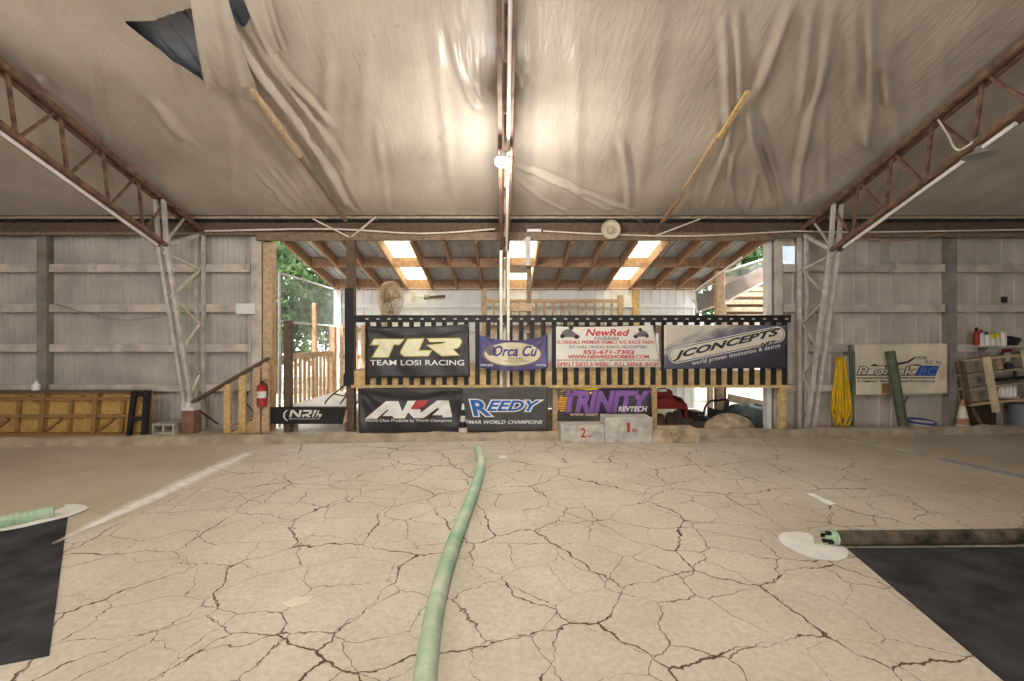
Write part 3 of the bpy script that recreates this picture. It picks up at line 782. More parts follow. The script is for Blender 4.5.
class Banner:
    """vinyl sheet pinned at four photo corners (TL, TR, BR, BL) at distance d"""
    def __init__(s, name, label, corners, d, m, cat='banner', sagt=0, sagb=0, amp=.012, bulge=None, group='sponsor banners', seed=1, thick=0):
        s.c = [Vector((p[0], p[1])) for p in corners]; s.d = d; s.amp = amp; s.seed = seed; s.bulge = bulge
        P = [s.pt(x, y, 0) for x, y in corners]
        cen = (P[2] + P[3]) / 2
        s.o = thing(name, label, cat, cen, group)
        def fn(u, v):
            q = s.c[0].lerp(s.c[1], u).lerp(s.c[3].lerp(s.c[2], u), v)
            q.y += (4 * u * (1 - u)) * (sagt * (1 - v) + sagb * v)
            return s.pt(q.x, q.y, 0)
        b = MB(); b.grid(fn, 44, 22)
        s.sheet = b.build('sheet', m, s.o, smooth='all', fixn=False)
        md = s.sheet.modifiers.new('solid', 'SOLIDIFY'); md.thickness = .002 + thick; md.offset = 0 if not thick else 1
        s.n = 0
    def w(s, px, py):
        u = (px - s.c[0].x) / (s.c[1].x - s.c[0].x); v = (py - s.c[0].y) / (s.c[3].y - s.c[0].y)
        a = s.amp
        k = s.seed
        r = a * math.sin(7 * u + 2.3 * k + 2 * v) * .6 + a * .5 * math.sin(15 * u - 5 * v + k) 
        # tension folds fanning from the two upper corners
        for cu in (0, 1):
            du, dv = abs(u - cu) * 2.0, v
            rr = math.hypot(du, dv); th = math.atan2(dv, du + 1e-6)
            r += a * 1.3 * math.sin(th * 13 + k) * math.exp(-rr * 2.2) * min(1, rr * 6)
        r += a * 1.1 * math.exp(-((v - .12 - .25 * 4 * u * (1 - u) * .55) / .06) ** 2) * (1 if k % 2 else 0)
        if s.bulge: r -= s.bulge[0] * math.exp(-((px - s.bulge[1]) / s.bulge[2]) ** 2)
        return r
    def pt(s, px, py, off):
        return at(px, py, s.d + s.w(px, py) - off)
    def put(s, V2, Fc, rgb, off, name='lettering', maxlen=3.5):
        V2, Fc = tri_refine(V2, Fc, maxlen)
        b = MB(); b.add([s.pt(x, y, off) for x, y in V2], Fc)
        return b.build(name, flatmat('ink_%d_%d_%d' % rgb, rgb), s.o, fixn=False)
    def text(s, body, x0, y0, x1, y1, rgb, bold=.0, shear=0.0, off=.008, slope=0.0, space=1.0, outline=None, name='lettering'):
        V0, _ = text2d(body, 0, shear, space)
        xs = [v[0] for v in V0]; ys = [v[1] for v in V0]; a, bb, c, d = min(xs), max(xs), min(ys), max(ys)
        def go(o_, rgb_, off_):
            V2, Fc = text2d(body, o_, shear, space)
            M = [(x0 + (x - a) / (bb - a) * (x1 - x0), y1 - (y - c) / (d - c) * (y1 - y0)) for x, y in V2]
            M = [(x, y - slope * (x - x0)) for x, y in M]
            s.put(M, Fc, rgb_, off_, name)
        if outline: go(bold + outline[0], outline[1], off)
        go(bold, rgb, off + (.004 if outline else 0))
    def poly(s, pts, rgb, off=.008, name='emblem'):
        return s.put(pts, [tuple(range(len(pts)))], rgb, off, name)
def offset_poly(pts, r):
    n = len(pts); A = sum(pts[i][0] * pts[(i + 1) % n][1] - pts[(i + 1) % n][0] * pts[i][1] for i in range(n)); sg = 1 if A > 0 else -1
    out = []
    for i in range(n):
        p0, p1, p2 = Vector(pts[i - 1]), Vector(pts[i]), Vector(pts[(i + 1) % n])
        e1 = (p1 - p0).normalized(); e2 = (p2 - p1).normalized()
        n1 = Vector((e1.y, -e1.x)) * sg; n2 = Vector((e2.y, -e2.x)) * sg
        m = (n1 + n2); k = r / max(.45, (1 + n1.dot(n2)) / 1.0) 
        out.append(tuple(p1 + m * k))
    return out
def crop(pts, sc, ox, oy): return [(ox + x / sc, oy + y / sc) for x, y in pts]
M_VBLK = mat('black_vinyl', (58, 55, 54), rough=.36, var=.15, scale=3)
M_VGRY = mat('charcoal_vinyl', (80, 78, 74), rough=.5, var=.12, scale=3)
WHT, CRM = (236, 232, 224), (232, 226, 190)

# TLR
B = Banner('banner', 'black sponsor banner with large cream letters TLR', [(366.5, 326), (469, 324), (470, 377), (366, 378)], 8.235, M_VBLK, sagt=1.5, amp=.022, seed=1)
S = 8.533
T_ = [[(165, 165), (415, 165), (375, 210), (330, 205), (285, 315), (150, 315), (215, 210), (135, 210)],
      [(450, 165), (585, 160), (540, 262), (650, 262), (625, 305), (420, 308), (390, 285), (395, 260)],
      [(620, 160), (890, 158), (910, 180), (890, 225), (870, 240), (830, 245), (885, 300), (740, 305), (615, 215), (740, 205), (790, 185), (640, 185)]]
for p in T_:
    q = crop(p, S, 355, 320); B.poly(offset_poly(q, .75), (190, 178, 40), .007); B.poly(q, CRM, .011)
B.text('TEAM LOSI RACING', 370, 360, 464, 365.3, WHT, .012)
# AKA
B = Banner('banner', 'black sponsor banner with white AKA letters hung under the deck', [(358, 388), (462, 387.5), (463, 433), (359, 434)], 8.225, M_VBLK, amp=.026, seed=3)
for p in ([(85, 305), (265, 155), (370, 155), (425, 300), (330, 303), (320, 282), (235, 282), (290, 228), (275, 228), (185, 305)],
          [(375, 302), (450, 152), (520, 150), (478, 222), (560, 225), (560, 300), (500, 300), (455, 250), (425, 302)],
          [(500, 300), (700, 150), (800, 150), (830, 290), (750, 295), (745, 275), (660, 275), (720, 220), (700, 215), (585, 300)]):
    B.poly(crop(p, S, 355, 383), WHT)
B.poly(crop([(472, 218), (532, 150), (630, 150), (590, 200), (540, 220)], S, 355, 383), (190, 70, 70), .012)
B.text('World Class Products by World Champions', 365, 419, 452, 422.6, WHT, .01, .1)
# Reedy
B = Banner('banner', 'charcoal sponsor banner with blue REEDY letters under the deck', [(462, 388), (548, 386.5), (548, 431), (462, 432)], 8.215, M_VGRY, bulge=(.055, 505, 14), amp=.008, seed=4)
B.text('EEDY', 487.5, 401, 539, 410.6, (44, 100, 176), .03, .35, outline=(.075, WHT))
B.text('R', 471, 400.5, 489.5, 415.3, (44, 100, 176), .03, -.2, .014, outline=(.05, WHT))
B.text('IFMAR WORLD CHAMPIONS', 464.5, 420.3, 542.5, 423.8, WHT, .02, .25)
# Orca
M_PURP = mat('purple_vinyl', (90, 82, 126), rough=.45, var=.2, scale=3)
B = Banner('banner', 'purple sagging banner with a cream oval in front of the central column', [(479, 334.5), (547.5, 334.5), (548, 367.5), (479, 367.5)], 8.225, M_PURP, sagt=6, sagb=3.5, amp=.012, bulge=(.2, 505, 16), seed=6)
B.poly([(512 + 30 * math.cos(a), 354.5 + 12.6 * math.sin(a)) for a in np.linspace(0, 2 * math.pi, 40)[:-1]], (120, 106, 110), .008)
B.poly([(512.5 + 28 * math.cos(a), 354 + 11.6 * math.sin(a)) for a in np.linspace(0, 2 * math.pi, 40)[:-1]], (222, 210, 176), .012)
B.poly([(491 + 5.5 * math.cos(a) + .5 * math.sin(3 * a), 350.5 + 5.2 * math.sin(a)) for a in np.linspace(0, 2 * math.pi, 24)[:-1]], (120, 112, 116), .016)
B.text('Orca Cu', 493, 346, 537, 356, (66, 62, 136), .02, .35, .017)
B.text('RACING', 508, 357.6, 523, 359.4, (90, 80, 70), .0, 0, .017); B.text('TEAM CUP SERIES', 504, 360.4, 529, 362, (120, 110, 90), .0, 0, .017)
B.text('www.orca', 480.5, 364, 493, 366.2, WHT, .01); B.text('racing', 536, 364, 546, 366.2, WHT, .01)
# NewRed
M_VWHT = mat('white_vinyl', (230, 224, 212), rough=.5, var=.04, scale=3)
B = Banner('banner', 'white hobby shop banner with red phone number and web address', [(556, 326.5), (653, 325), (661, 367), (556, 367.5)], 8.235, M_VWHT, sagt=1, amp=.008, seed=8)
S5 = 1024 / 115
RED, NVY = (196, 40, 44), (74, 74, 92)
def tx5(body, x0, y0, x1, y1, c, **k): B.text(body, 550 + x0 / S5, 320 + y0 / S5, 550 + x1 / S5, 320 + y1 / S5, c, **k)
tx5('NewRed', 320, 82, 705, 140, RED, bold=.02, shear=.25); tx5('Hobbies', 390, 145, 615, 178, NVY, bold=.0, shear=.3)
tx5("FLORIDA'S PREMIER FAMILY R/C RACE PARK", 62, 182, 930, 212, RED, bold=.012); tx5('R/C CARS, TRUCKS, BOATS, HELICOPTERS', 172, 228, 860, 256, NVY, bold=.008)
tx5('352-671-7302', 295, 268, 750, 302, RED, bold=.02); tx5('WWW.NEWREDHOBBIES.COM', 160, 312, 880, 342, RED, bold=.025)
tx5("SW 4TH AVE, OCALA FL, NEXT BEHIND JERRY'S PAWN & GUN", 62, 350, 975, 370, NVY, bold=.012); tx5('OPEN 7 DAYS A WEEK! - FULL REPAIR SHOP!', 62, 378, 965, 412, RED, bold=.02)
def car(cx, cy, s, flip):
    k = -1 if flip else 1
    B.poly([(cx + k * x * s, cy + y * s) for x, y in ((-9, 1), (-7, -2), (-3, -4), (1, -3), (5, 0), (10, 3), (9, 5), (2, 4), (-6, 4))], (110, 104, 104))
    for wx, wy in ((-7.5, 3.2), (6.5, 4), (1, -5)):
        B.poly([(cx + k * wx * s + 2.4 * s * math.cos(a), cy + wy * s + 2 * s * math.sin(a)) for a in np.linspace(0, 6.28, 13)[:-1]], (50, 46, 46), .012)
car(570, 333, 1.0, False); car(641, 333.5, .8, True)
# JConcepts
def cloud_vinyl():
    m = bpy.data.materials.new('storm_sky_vinyl'); m.use_nodes = True
    nt = m.node_tree; p = nt.nodes['Principled BSDF']; L = nt.links.new
    tc = nt.nodes.new('ShaderNodeTexCoord'); mp = nt.nodes.new('ShaderNodeMapping'); mp.inputs['Scale'].default_value = (1, 1, 1); mp.inputs['Rotation'].default_value = (0, .35, 0)
    L(tc.outputs['Object'], mp.inputs['Vector'])
    mp2 = nt.nodes.new('ShaderNodeMapping'); mp2.inputs['Scale'].default_value = (1.2, 1, 5); L(mp.outputs[0], mp2.inputs['Vector'])
    nz = nt.nodes.new('ShaderNodeTexNoise'); nz.inputs['Scale'].default_value = 2.2; nz.inputs['Detail'].default_value = 9; nz.inputs['Roughness'].default_value = .65
    L(mp2.outputs[0], nz.inputs['Vector'])
    sp = nt.nodes.new('ShaderNodeSeparateXYZ'); L(tc.outputs['Object'], sp.inputs[0])
    a = nt.nodes.new('ShaderNodeMath'); a.operation = 'MULTIPLY_ADD'; L(sp.outputs['Z'], a.inputs[0]); a.inputs[1].default_value = 1.25; L(nz.outputs['Fac'], a.inputs[2])
    c_ = nt.nodes.new('ShaderNodeMath'); c_.operation = 'MULTIPLY_ADD'; L(sp.outputs['X'], c_.inputs[0]); c_.inputs[1].default_value = -.45; L(a.outputs[0], c_.inputs[2])
    rp = nt.nodes.new('ShaderNodeValToRGB'); e = rp.color_ramp.elements
    e[0].position = .3; e[0].color = (*lin((58, 56, 66)), 1); e[1].position = 1.0; e[1].color = (*lin((214, 204, 186)), 1)
    for pos, col in ((.55, (84, 84, 102)), (.78, (112, 108, 122)), (.9, (178, 170, 162))):
        n = e.new(pos); n.color = (*lin(col), 1)
    n = nt.nodes.new('ShaderNodeMath'); n.operation = 'MULTIPLY'; L(c_.outputs[0], n.inputs[0]); n.inputs[1].default_value = .63
    L(n.outputs[0], rp.inputs['Fac']); L(rp.outputs[0], p.inputs['Base Color']); p.inputs['Roughness'].default_value = .45
    return m
B = Banner('banner', 'stormy sky banner with a slanted white JCONCEPTS capsule', [(664, 325), (787, 325), (787, 368), (664, 369)], 8.235, cloud_vinyl(), amp=.006, seed=10)
def capsule(x0, y0, x1, y1, r):
    a0 = math.atan2(y1 - y0, x1 - x0)
    return [(x1 + r * math.cos(a), y1 + r * math.sin(a)) for a in np.linspace(a0 - 1.5708, a0 + 1.5708, 14)] + [(x0 + r * math.cos(a), y0 + r * math.sin(a)) for a in np.linspace(a0 + 1.5708, a0 + 4.7124, 14)]
ca = (676.5, 355.2, 777.0, 334.5)
B.poly(capsule(*ca, 8.2), WHT, .007); B.poly(capsule(*ca, 7.3), (60, 56, 56), .010); B.poly(capsule(*ca, 6.6), (226, 218, 200), .013)
B.text('JCONCEPTS', 674, 352.5, 779, 361, (58, 54, 52), .045, .3, .017, slope=.232, space=1.02)
B.text('.NET', 759, 343.5, 776, 347.2, (58, 54, 52), .04, .3, .017, slope=.2)
B.text('world proven innovation & design', 692, 361.3, 780, 366.5, WHT, .02, 0, .012, slope=.205, space=1.15)
# Trinity
B = Banner('banner', 'black banner with purple TRINITY letters behind the podium', [(564, 389), (651, 387.5), (652, 417.5), (557, 416)], 8.2, M_VBLK, amp=.014, seed=12)
S6 = 1024 / 160
for k in range(7):
    y = 397 + 2.15 * k; hw = math.sqrt(max(.05, 1 - ((y - 403.5) / 8.0) ** 2)) * 8
    B.poly([(564 - hw * .95, y), (572, y), (572, y + 1.5), (564 - hw * .95 + .6, y + 1.5)], (226, 150, 56) if k % 2 else (232, 176, 60), .006)
for k in range(2): B.poly(crop([(165, 120 + 28 * k), (375, 116 + 22 * k), (375, 126 + 22 * k), (120, 142 + 28 * k)], S6, 540, 370), (226, 196, 40), .006)
B.text('TRINITY', 565, 392, 648, 411, (142, 100, 166), .055, .25, .010, outline=(.03, (70, 40, 92)))
B.text('REVTECH', 618.5, 406.5, 647, 411.5, WHT, .035, .2, .02)
B.text('www.team', 570, 413, 598, 416, (220, 200, 180), .02, 0)
# ProTek
B = Banner('banner', 'cream banner with ProTek RC lettering on the siding beside the yellow cords', [(855, 344), (948, 343.2), (947.5, 394), (856, 395)], 8.40, M_CREAM, amp=.012, seed=5)
S7 = 1024 / 107
def tx7(body, x0, y0, x1, y1, c, **k): B.text(body, 848 + x0 / S7, 338 + y0 / S7, 848 + x1 / S7, 338 + y1 / S7, c, **k)
def pl7(pts, c, off=.008): B.poly(crop(pts, S7, 848, 338), c, off)
BLK = (44, 42, 44)
pl7([(80, 348), (640, 348), (620, 360), (78, 360)], BLK); pl7([(80, 378), (835, 376), (830, 386), (80, 388)], BLK)
pl7([(215, 262), (470, 262), (470, 270), (215, 270)], BLK)
tx7('ProTek', 95, 278, 630, 350, (224, 212, 186), bold=.02, shear=.2, outline=(.055, BLK))
pl7([(690, 262), (875, 268), (835, 362), (630, 362)], (44, 78, 150)); tx7('RC', 680, 282, 850, 352, (90, 122, 190), bold=.03, shear=.3, off=.013)
tx7('a higher level of performance', 88, 402, 828, 426, BLK, bold=.03, shear=.1)
pl7([(440, 240), (560, 225), (640, 180), (660, 182), (580, 238), (470, 262)], BLK); pl7([(215, 262), (260, 246), (280, 262)], BLK)
pl7([(560, 262), (640, 252), (700, 252), (680, 266)], BLK)
tx7('PTK', 660, 178, 760, 205, BLK, bold=.01, shear=.3); tx7('R.C. Inc.', 735, 215, 905, 245, BLK, bold=.0, shear=.3)
pl7([(325, 435), (395, 430), (420, 535), (320, 530)], (150, 112, 66), .006); pl7([(870, 310), (940, 290), (935, 390), (880, 410)], (206, 188, 152), .006)

# ------------------------------------------------------------------ podium and the clay border of the track
t = thing('winners_podium', 'three step concrete winners podium numbered in red', 'podium', (2.05, 7.5, 0))
def block(x0, x1, z1, y1, m, ang=.0):
    b = MB(); b.box(x0 * 1.016, x1 * 1.016, 7.42, y1, 0, z1); return b.build('step', m, t, bevel=.012)
M_CONC2 = mat('clay_dusted_concrete', (186, 166, 136), rough=.95, var=.2, scale=6, bump=.3)
block(1.655, 2.43, .42, 7.82, M_CONC); s2 = block(.94, 1.65, .29, 7.82, M_CONC); block(2.435, 3.2, .225, 7.82, M_CONC2)
def step_text(body, x0, y0, x1, y1, rgb):
    V0, Fc = text2d(body, .02); xs = [v[0] for v in V0]; ys = [v[1] for v in V0]
    V3 = [at(x0 + (x - min(xs)) / (max(xs) - min(xs)) * (x1 - x0), y1 - (y - min(ys)) / (max(ys) - min(ys)) * (y1 - y0), 7.417) for x, y in V0]
    b = MB(); b.add(V3, Fc); b.build('lettering', flatmat('ink_%d_%d_%d' % rgb, rgb), t, fixn=False)
step_text('2', 580.5, 428, 586, 437.5, (176, 56, 48)); step_text('nd', 587, 434, 591, 437.5, (176, 56, 48))
step_text('1', 627, 422.5, 630, 432, (176, 56, 48)); step_text('st', 632, 428.5, 637, 432, (176, 56, 48))
step_text('3', 669, 432, 672, 436, (120, 86, 70)); step_text('rd', 673, 433, 677, 436, (120, 86, 70))

def curb(x0, x1, label):
    n = int((x1 - x0) / .06); prof = [(0, 0), (.025, .085), (.06, .12), (.10, .14), (.14, .125), (.18, .085), (.21, 0)]
    b = MB()
    def fn(u, v):
        x = x0 + (x1 - x0) * u; k = v * (len(prof) - 1); i = min(int(k), len(prof) - 2); fr_ = k - i
        py = prof[i][0] * (1 - fr_) + prof[i + 1][0] * fr_; pz = prof[i][1] * (1 - fr_) + prof[i + 1][1] * fr_
        y = 7.57 + .06 * x + py
        nz = mnoise.noise(Vector((x * 1.3, v * 2, 3))) * .25 + mnoise.noise(Vector((x * 5, v * 4, 9))) * .12
        return Vector((x, y + .03 * mnoise.noise(Vector((x * .9, 0, 1))) , max(0, pz * (1 + nz))))
    b.grid(fn, n, 14)
    tag(b.build('clay_border', M_CLAY, smooth='all'), label, 'track border', 'clay track borders')
curb(-12.6, .95, 'low rounded clay border running from the plywood ramps to the podium')
curb(3.26, 12.6, 'low rounded clay border running from the podium past the yellow cords')

# ------------------------------------------------------------------ things lying on the track
def rug(pts, label):
    b = MB(); b.prism([(x, y, .001) for x, y in pts], (0, 0, .008)); tag(b.build('carpet_mat', M_MAT), label, 'mat', 'black carpet mats on the track')
A_ = (-4.16, 4.30); 
rug([A_, (-2.44, 2.42), (-4.9, 1.47), (-6.7, 2.30)], 'black carpet mat below the end of the short green pipe')
rug([(2.80, 3.66), (2.42, 1.9), (5.4, 1.8), (5.6, 3.70)], 'black carpet mat beside the dusty brown pipe')
def strip(pts, z, m, name, label, cat, group=None, hh=.003):
    b = MB(); b.prism([(p.x, p.y, z) for p in pts], (0, 0, hh)); return tag(b.build(name, m), label, cat, group)
M_SUN_CHALK = bpy.data.materials.new('sun_streak_and_chalk'); M_SUN_CHALK.use_nodes = True  # shared by the painted sun streak and a real chalk line
def sun_chalk_mat():
    nt = M_SUN_CHALK.node_tree; p = nt.nodes['Principled BSDF']; p.inputs['Base Color'].default_value = (*lin((246, 240, 228)), 1); p.inputs['Roughness'].default_value = .95
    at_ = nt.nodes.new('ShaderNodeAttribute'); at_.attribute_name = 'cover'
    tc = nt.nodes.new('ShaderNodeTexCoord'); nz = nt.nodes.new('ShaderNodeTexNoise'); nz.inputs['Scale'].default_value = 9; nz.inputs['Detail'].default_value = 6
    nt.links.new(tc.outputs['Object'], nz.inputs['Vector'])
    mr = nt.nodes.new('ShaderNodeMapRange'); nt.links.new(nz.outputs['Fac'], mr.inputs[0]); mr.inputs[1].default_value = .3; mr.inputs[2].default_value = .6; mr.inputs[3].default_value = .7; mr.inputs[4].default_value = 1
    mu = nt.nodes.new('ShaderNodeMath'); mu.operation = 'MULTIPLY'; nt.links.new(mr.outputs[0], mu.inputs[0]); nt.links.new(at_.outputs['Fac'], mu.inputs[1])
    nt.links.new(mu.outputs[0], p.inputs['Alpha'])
sun_chalk_mat()
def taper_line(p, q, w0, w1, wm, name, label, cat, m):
    """soft line, for chalk powder and the painted sun streak: densest along its middle, thinning to nothing at the sides"""
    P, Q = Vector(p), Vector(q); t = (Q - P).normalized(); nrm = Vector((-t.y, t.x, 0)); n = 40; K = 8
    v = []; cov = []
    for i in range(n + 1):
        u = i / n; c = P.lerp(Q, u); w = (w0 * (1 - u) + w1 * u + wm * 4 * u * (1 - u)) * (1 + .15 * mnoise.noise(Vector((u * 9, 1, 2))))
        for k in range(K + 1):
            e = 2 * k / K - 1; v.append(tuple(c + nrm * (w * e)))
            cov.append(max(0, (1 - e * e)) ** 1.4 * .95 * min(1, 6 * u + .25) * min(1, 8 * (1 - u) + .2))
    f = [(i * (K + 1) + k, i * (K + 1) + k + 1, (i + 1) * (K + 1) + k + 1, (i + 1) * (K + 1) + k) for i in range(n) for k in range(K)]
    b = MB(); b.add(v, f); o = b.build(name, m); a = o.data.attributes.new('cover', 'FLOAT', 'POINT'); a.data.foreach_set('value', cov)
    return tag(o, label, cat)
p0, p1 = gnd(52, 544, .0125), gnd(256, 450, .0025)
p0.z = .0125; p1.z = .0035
taper_line(p0, p1, .02, .10, .13, 'sun_and_chalk_line', 'broad white painted sunlight streak reaching from the black mat toward the stairs', 'chalk line', M_SUN_CHALK)  # sliver of sunlight, painted as a soft white strip on the floor
p0, p1 = gnd(834, 437.5, .003), gnd(928, 455, .003); p0.z = p1.z = .003
taper_line(p0, p1, .07, .08, .02, 'sun_and_chalk_line', 'thin white chalk line near the clay border by the cords', 'chalk line', M_SUN_CHALK)
M_BDUST = M_SUN_CHALK.copy(); M_BDUST.name = 'bluish_chalk'; M_BDUST.node_tree.nodes['Principled BSDF'].inputs['Base Color'].default_value = (*lin((176, 174, 196)), 1)
p0, p1 = gnd(936, 458, .003), gnd(1040, 480, .003); p0.z = p1.z = .003
taper_line(p0, p1, .06, .09, .03, 'sun_and_chalk_line', 'faint bluish chalk line continuing from the thin white one', 'chalk line', M_BDUST)
strip([gnd(807, 494), gnd(813, 493.5), gnd(836, 504), gnd(829, 505.5)], .001, M_CHALK, 'lane_marker', 'short white lane marker lying alone on the clay', 'lane marker')
strip([gnd(498, 455.5), gnd(506, 455), gnd(507, 458.5), gnd(499, 459)], .001, M_WHITE, 'paper_scrap', 'tiny white paper scrap beside the long green pipe', 'paper')
strip([gnd(281, 604), gnd(296, 597), gnd(312, 597), gnd(308, 603), gnd(290, 608)], .0005, mat('pale_patch', (226, 215, 194), .95, .06), 'plaster_patch', 'small pale plaster patch among the cracks', 'patch', None, .002)

def pipe(pts, r, label, m, rib=.006, pitch=.028, n=20, mouth=True):
    P = smooth_path([Vector((p[0], p[1], r + rib * .6)) for p in pts], 10)
    t = thing('drain_pipe', label, 'pipe', (P[0].x, P[0].y, 0), 'corrugated pipes marking the lanes')
    b = MB(); b.tube(P, r, n, rib=rib, pitch=pitch); b.build('corrugated_wall', m, t, smooth='all')
    if mouth:
        d0 = (P[0] - P[1]).normalized(); b = MB(); b.lathe(P[0] + d0 * .001, [(r * .82, 0), (r * .8, .003)], 20, d0); b.build('mouth', M_BLACK, t)
    return t, P
def gc(px, py, r):                                           # centre of a pipe whose near side is seen at py
    g = gnd(px, py, r); return (g.x, g.y)
def green_mat():
    m = bpy.data.materials.new('faded_green_pipe'); m.use_nodes = True
    nt = m.node_tree; p = nt.nodes['Principled BSDF']; L = nt.links.new
    tc = nt.nodes.new('ShaderNodeTexCoord'); nz = nt.nodes.new('ShaderNodeTexNoise'); nz.inputs['Scale'].default_value = 4; nz.inputs['Detail'].default_value = 7
    L(tc.outputs['Object'], nz.inputs['Vector'])
    rp = nt.nodes.new('ShaderNodeValToRGB'); e = rp.color_ramp.elements
    e[0].position = .3; e[0].color = (*lin((138, 178, 142)), 1); e[1].position = .68; e[1].color = (*lin((204, 206, 184)), 1)
    n = e.new(.5); n.color = (*lin((166, 190, 160)), 1)
    L(nz.outputs['Fac'], rp.inputs['Fac']); L(rp.outputs[0], p.inputs['Base Color']); p.inputs['Roughness'].default_value = .5
    return m
M_GP = green_mat()
r = .054
pipe([gc(x, y, r) for x, y in ((478, 449), (481.5, 462), (477, 482), (466, 512), (455, 540), (443.5, 575), (435, 610), (430, 640), (426, 672), (422, 730))], r, 'long pale green corrugated pipe snaking up the middle of the track', M_GP)
pipe([gc(x, y, r) for x, y in ((53, 512), (20, 519), (-60, 536))], r, 'short pale green corrugated pipe beside the black mat', M_GP, rib=.007, pitch=.045)
t, P = pipe([gc(x, y, r) for x, y in ((836, 538.5), (900, 538), (1024, 536.5), (1120, 535))], r + .004, 'dusty brown pipe lying along the black mat edge', M_PIPEBR, rib=.0015, pitch=.03, mouth=False)
c0 = Vector((*gc(836, 538.5, r), r + .005)); c1 = Vector((*gc(822, 538, r), r + .005))
b = MB(); b.tube([c0, c0.lerp(c1, .45)], r * .98, 18, rib=.006, pitch=.03); b.build('green_collar', M_GP, t, smooth='all')
dd = (c1 - c0).normalized()
for k in range(7):                                            # slotted, broken end of the collar
    a = 2 * math.pi * k / 7; off = Vector((0, math.cos(a), math.sin(a))) * r * .9
    b = MB(); b.bar(c0.lerp(c1, .42) + off, c0.lerp(c1, .8 + .2 * (k % 2)) + off, .03, .008, up=off); b.build('broken_tongue', M_GP if k % 2 else M_BLACK, t)
b = MB(); b.lathe(c0.lerp(c1, .46), [(r * .8, 0), (r * .78, .003)], 18, dd); b.build('mouth', M_BLACK, t)
def disc(pxs, label, z=.002):
    b = MB(); b.prism([gnd(x, y) + Vector((0, 0, z)) for x, y in pxs], (0, 0, .007)); tag(b.build('marker_disc', M_CREAM if 0 else M_WHITE, bevel=.002), label, 'disc', 'white lane end discs')
S8 = 1024 / 130
disc(crop([(66, 215), (80, 195), (105, 184), (200, 175), (300, 186), (340, 215), (350, 270), (450, 275), (560, 286), (600, 308), (622, 340), (618, 365), (600, 386), (530, 405), (400, 397), (300, 375), (200, 335), (110, 285), (72, 245)], S8, 770, 510), 'white kidney shaped disc under the end of the dusty brown pipe')
S9 = 1021 / 120
disc(crop([(-120, 440), (-120, 415), (60, 395), (200, 368), (330, 300), (460, 275), (560, 235), (540, 222), (640, 216), (720, 225), (755, 245), (720, 270), (600, 315), (420, 360), (200, 412), (0, 448)], S9, 0, 480), 'white disc sliver under the end of the short green pipe', .0095)

# ------------------------------------------------------------------ ramp boxes along the left wall
def ramp_box(xl, xr, yb, lean, label, black_end):
    t = thing('ramp_box', label, 'ramp', ((xl + xr) / 2, yb, 0), 'plywood ramp undersides')
    H = .79; 
    def P(x, z, dy=0): return Vector((x + lean * (H - z), yb + .07 * z / H + dy, z))
    def slab(x0, x1, z0, z1, d0, d1, nm, m):
        b = MB(); q = [P(x0, z0, d0), P(x1, z0, d0), P(x1, z1, d0), P(x0, z1, d0)]; b.prism(q, (0, d1 - d0, 0)); return b.build(nm, m, t)
    slab(xl, xr, 0, H, .09, .11, 'plywood_sheet', M_PLY)
    slab(xl, xr, H - .045, H, 0, .09, 'top_board', W_DARK)
    slab(xl, xr, 0, .04, 0, .09, 'bottom_board', M_STUD)
    n = max(2, int((xr - xl) / .72)); step = (xr - xl) / n
    for i in range(n + 1):
        x = min(max(xl + i * step, xl + .03), xr - .03); slab(x - .04, x + .04, .04, H - .045, -.01 + .0 * i, .089, 'stud', M_STUD)
    for i in range(n):
        a, c = xl + i * step + .05, xl + (i + 1) * step - .05
        slab(a, c, .31, .355, .01, .088, 'rib', M_STUD); slab(a, c, .62, .665, .01, .088, 'rib', M_STUD)
        m_ = (a + c) / 2
        slab(m_ - .03, m_ + .03, .05, .6, .03, .087, 'stud', M_STUD)
        b = MB(); b.bar(P(c - .02, .56, .05), P(c - .26, .68, .05), .05, .05, up=(0, 1, 0)); b.build('gusset', M_STUD, t)
        b = MB(); b.bar(P(a + .02, .1, .05), P(a + .26, .28, .05), .05, .05, up=(0, 1, 0)); b.build('gusset', M_STUD, t)
    if black_end:
        fx = xr + .01
        for z0, z1 in ((0, .0),): pass
        b = MB(); b.bar(P(fx - .27, .01, -.03), P(fx - .23, H, -.03), .08, .05, up=(0, 1, 0)); b.bar(P(fx, .01, -.03), P(fx, H, -.03), .10, .05, up=(0, 1, 0))
        b.bar(P(fx - .26, H - .05, -.03), P(fx + .05, H - .05, -.03), .05, .09, up=(0, 0, 1)); b.bar(P(fx - .25, .3, -.03), P(fx, .3, -.03), .05, .07)
        b.build('black_steel_frame', M_BLACK, t)
    return t
ramp_box(-9.2, -6.38, 8.02, .0, 'plywood ramp box stood on edge with a black steel end frame', True)
ramp_box(-12.2, -9.25, 8.02, 0, 'plywood ramp box stood on edge under the white bottle', False)
c = at(36, 389.5, 8.12)
t = thing('bottle', 'white plastic bottle standing on the plywood ramp box', 'bottle', (c.x, 8.12, .792))
b = MB(); b.lathe((c.x, 8.12, .792), [(.055, 0), (.06, .01), (.06, .1), (.03, .14), (.025, .16)], 16); b.build('body', M_WHITE, t, smooth=True)
b = MB(); b.lathe((c.x, 8.12, .952), [(.03, 0), (.03, .03)], 12); b.build('cap', M_GREYST, t, smooth=True)
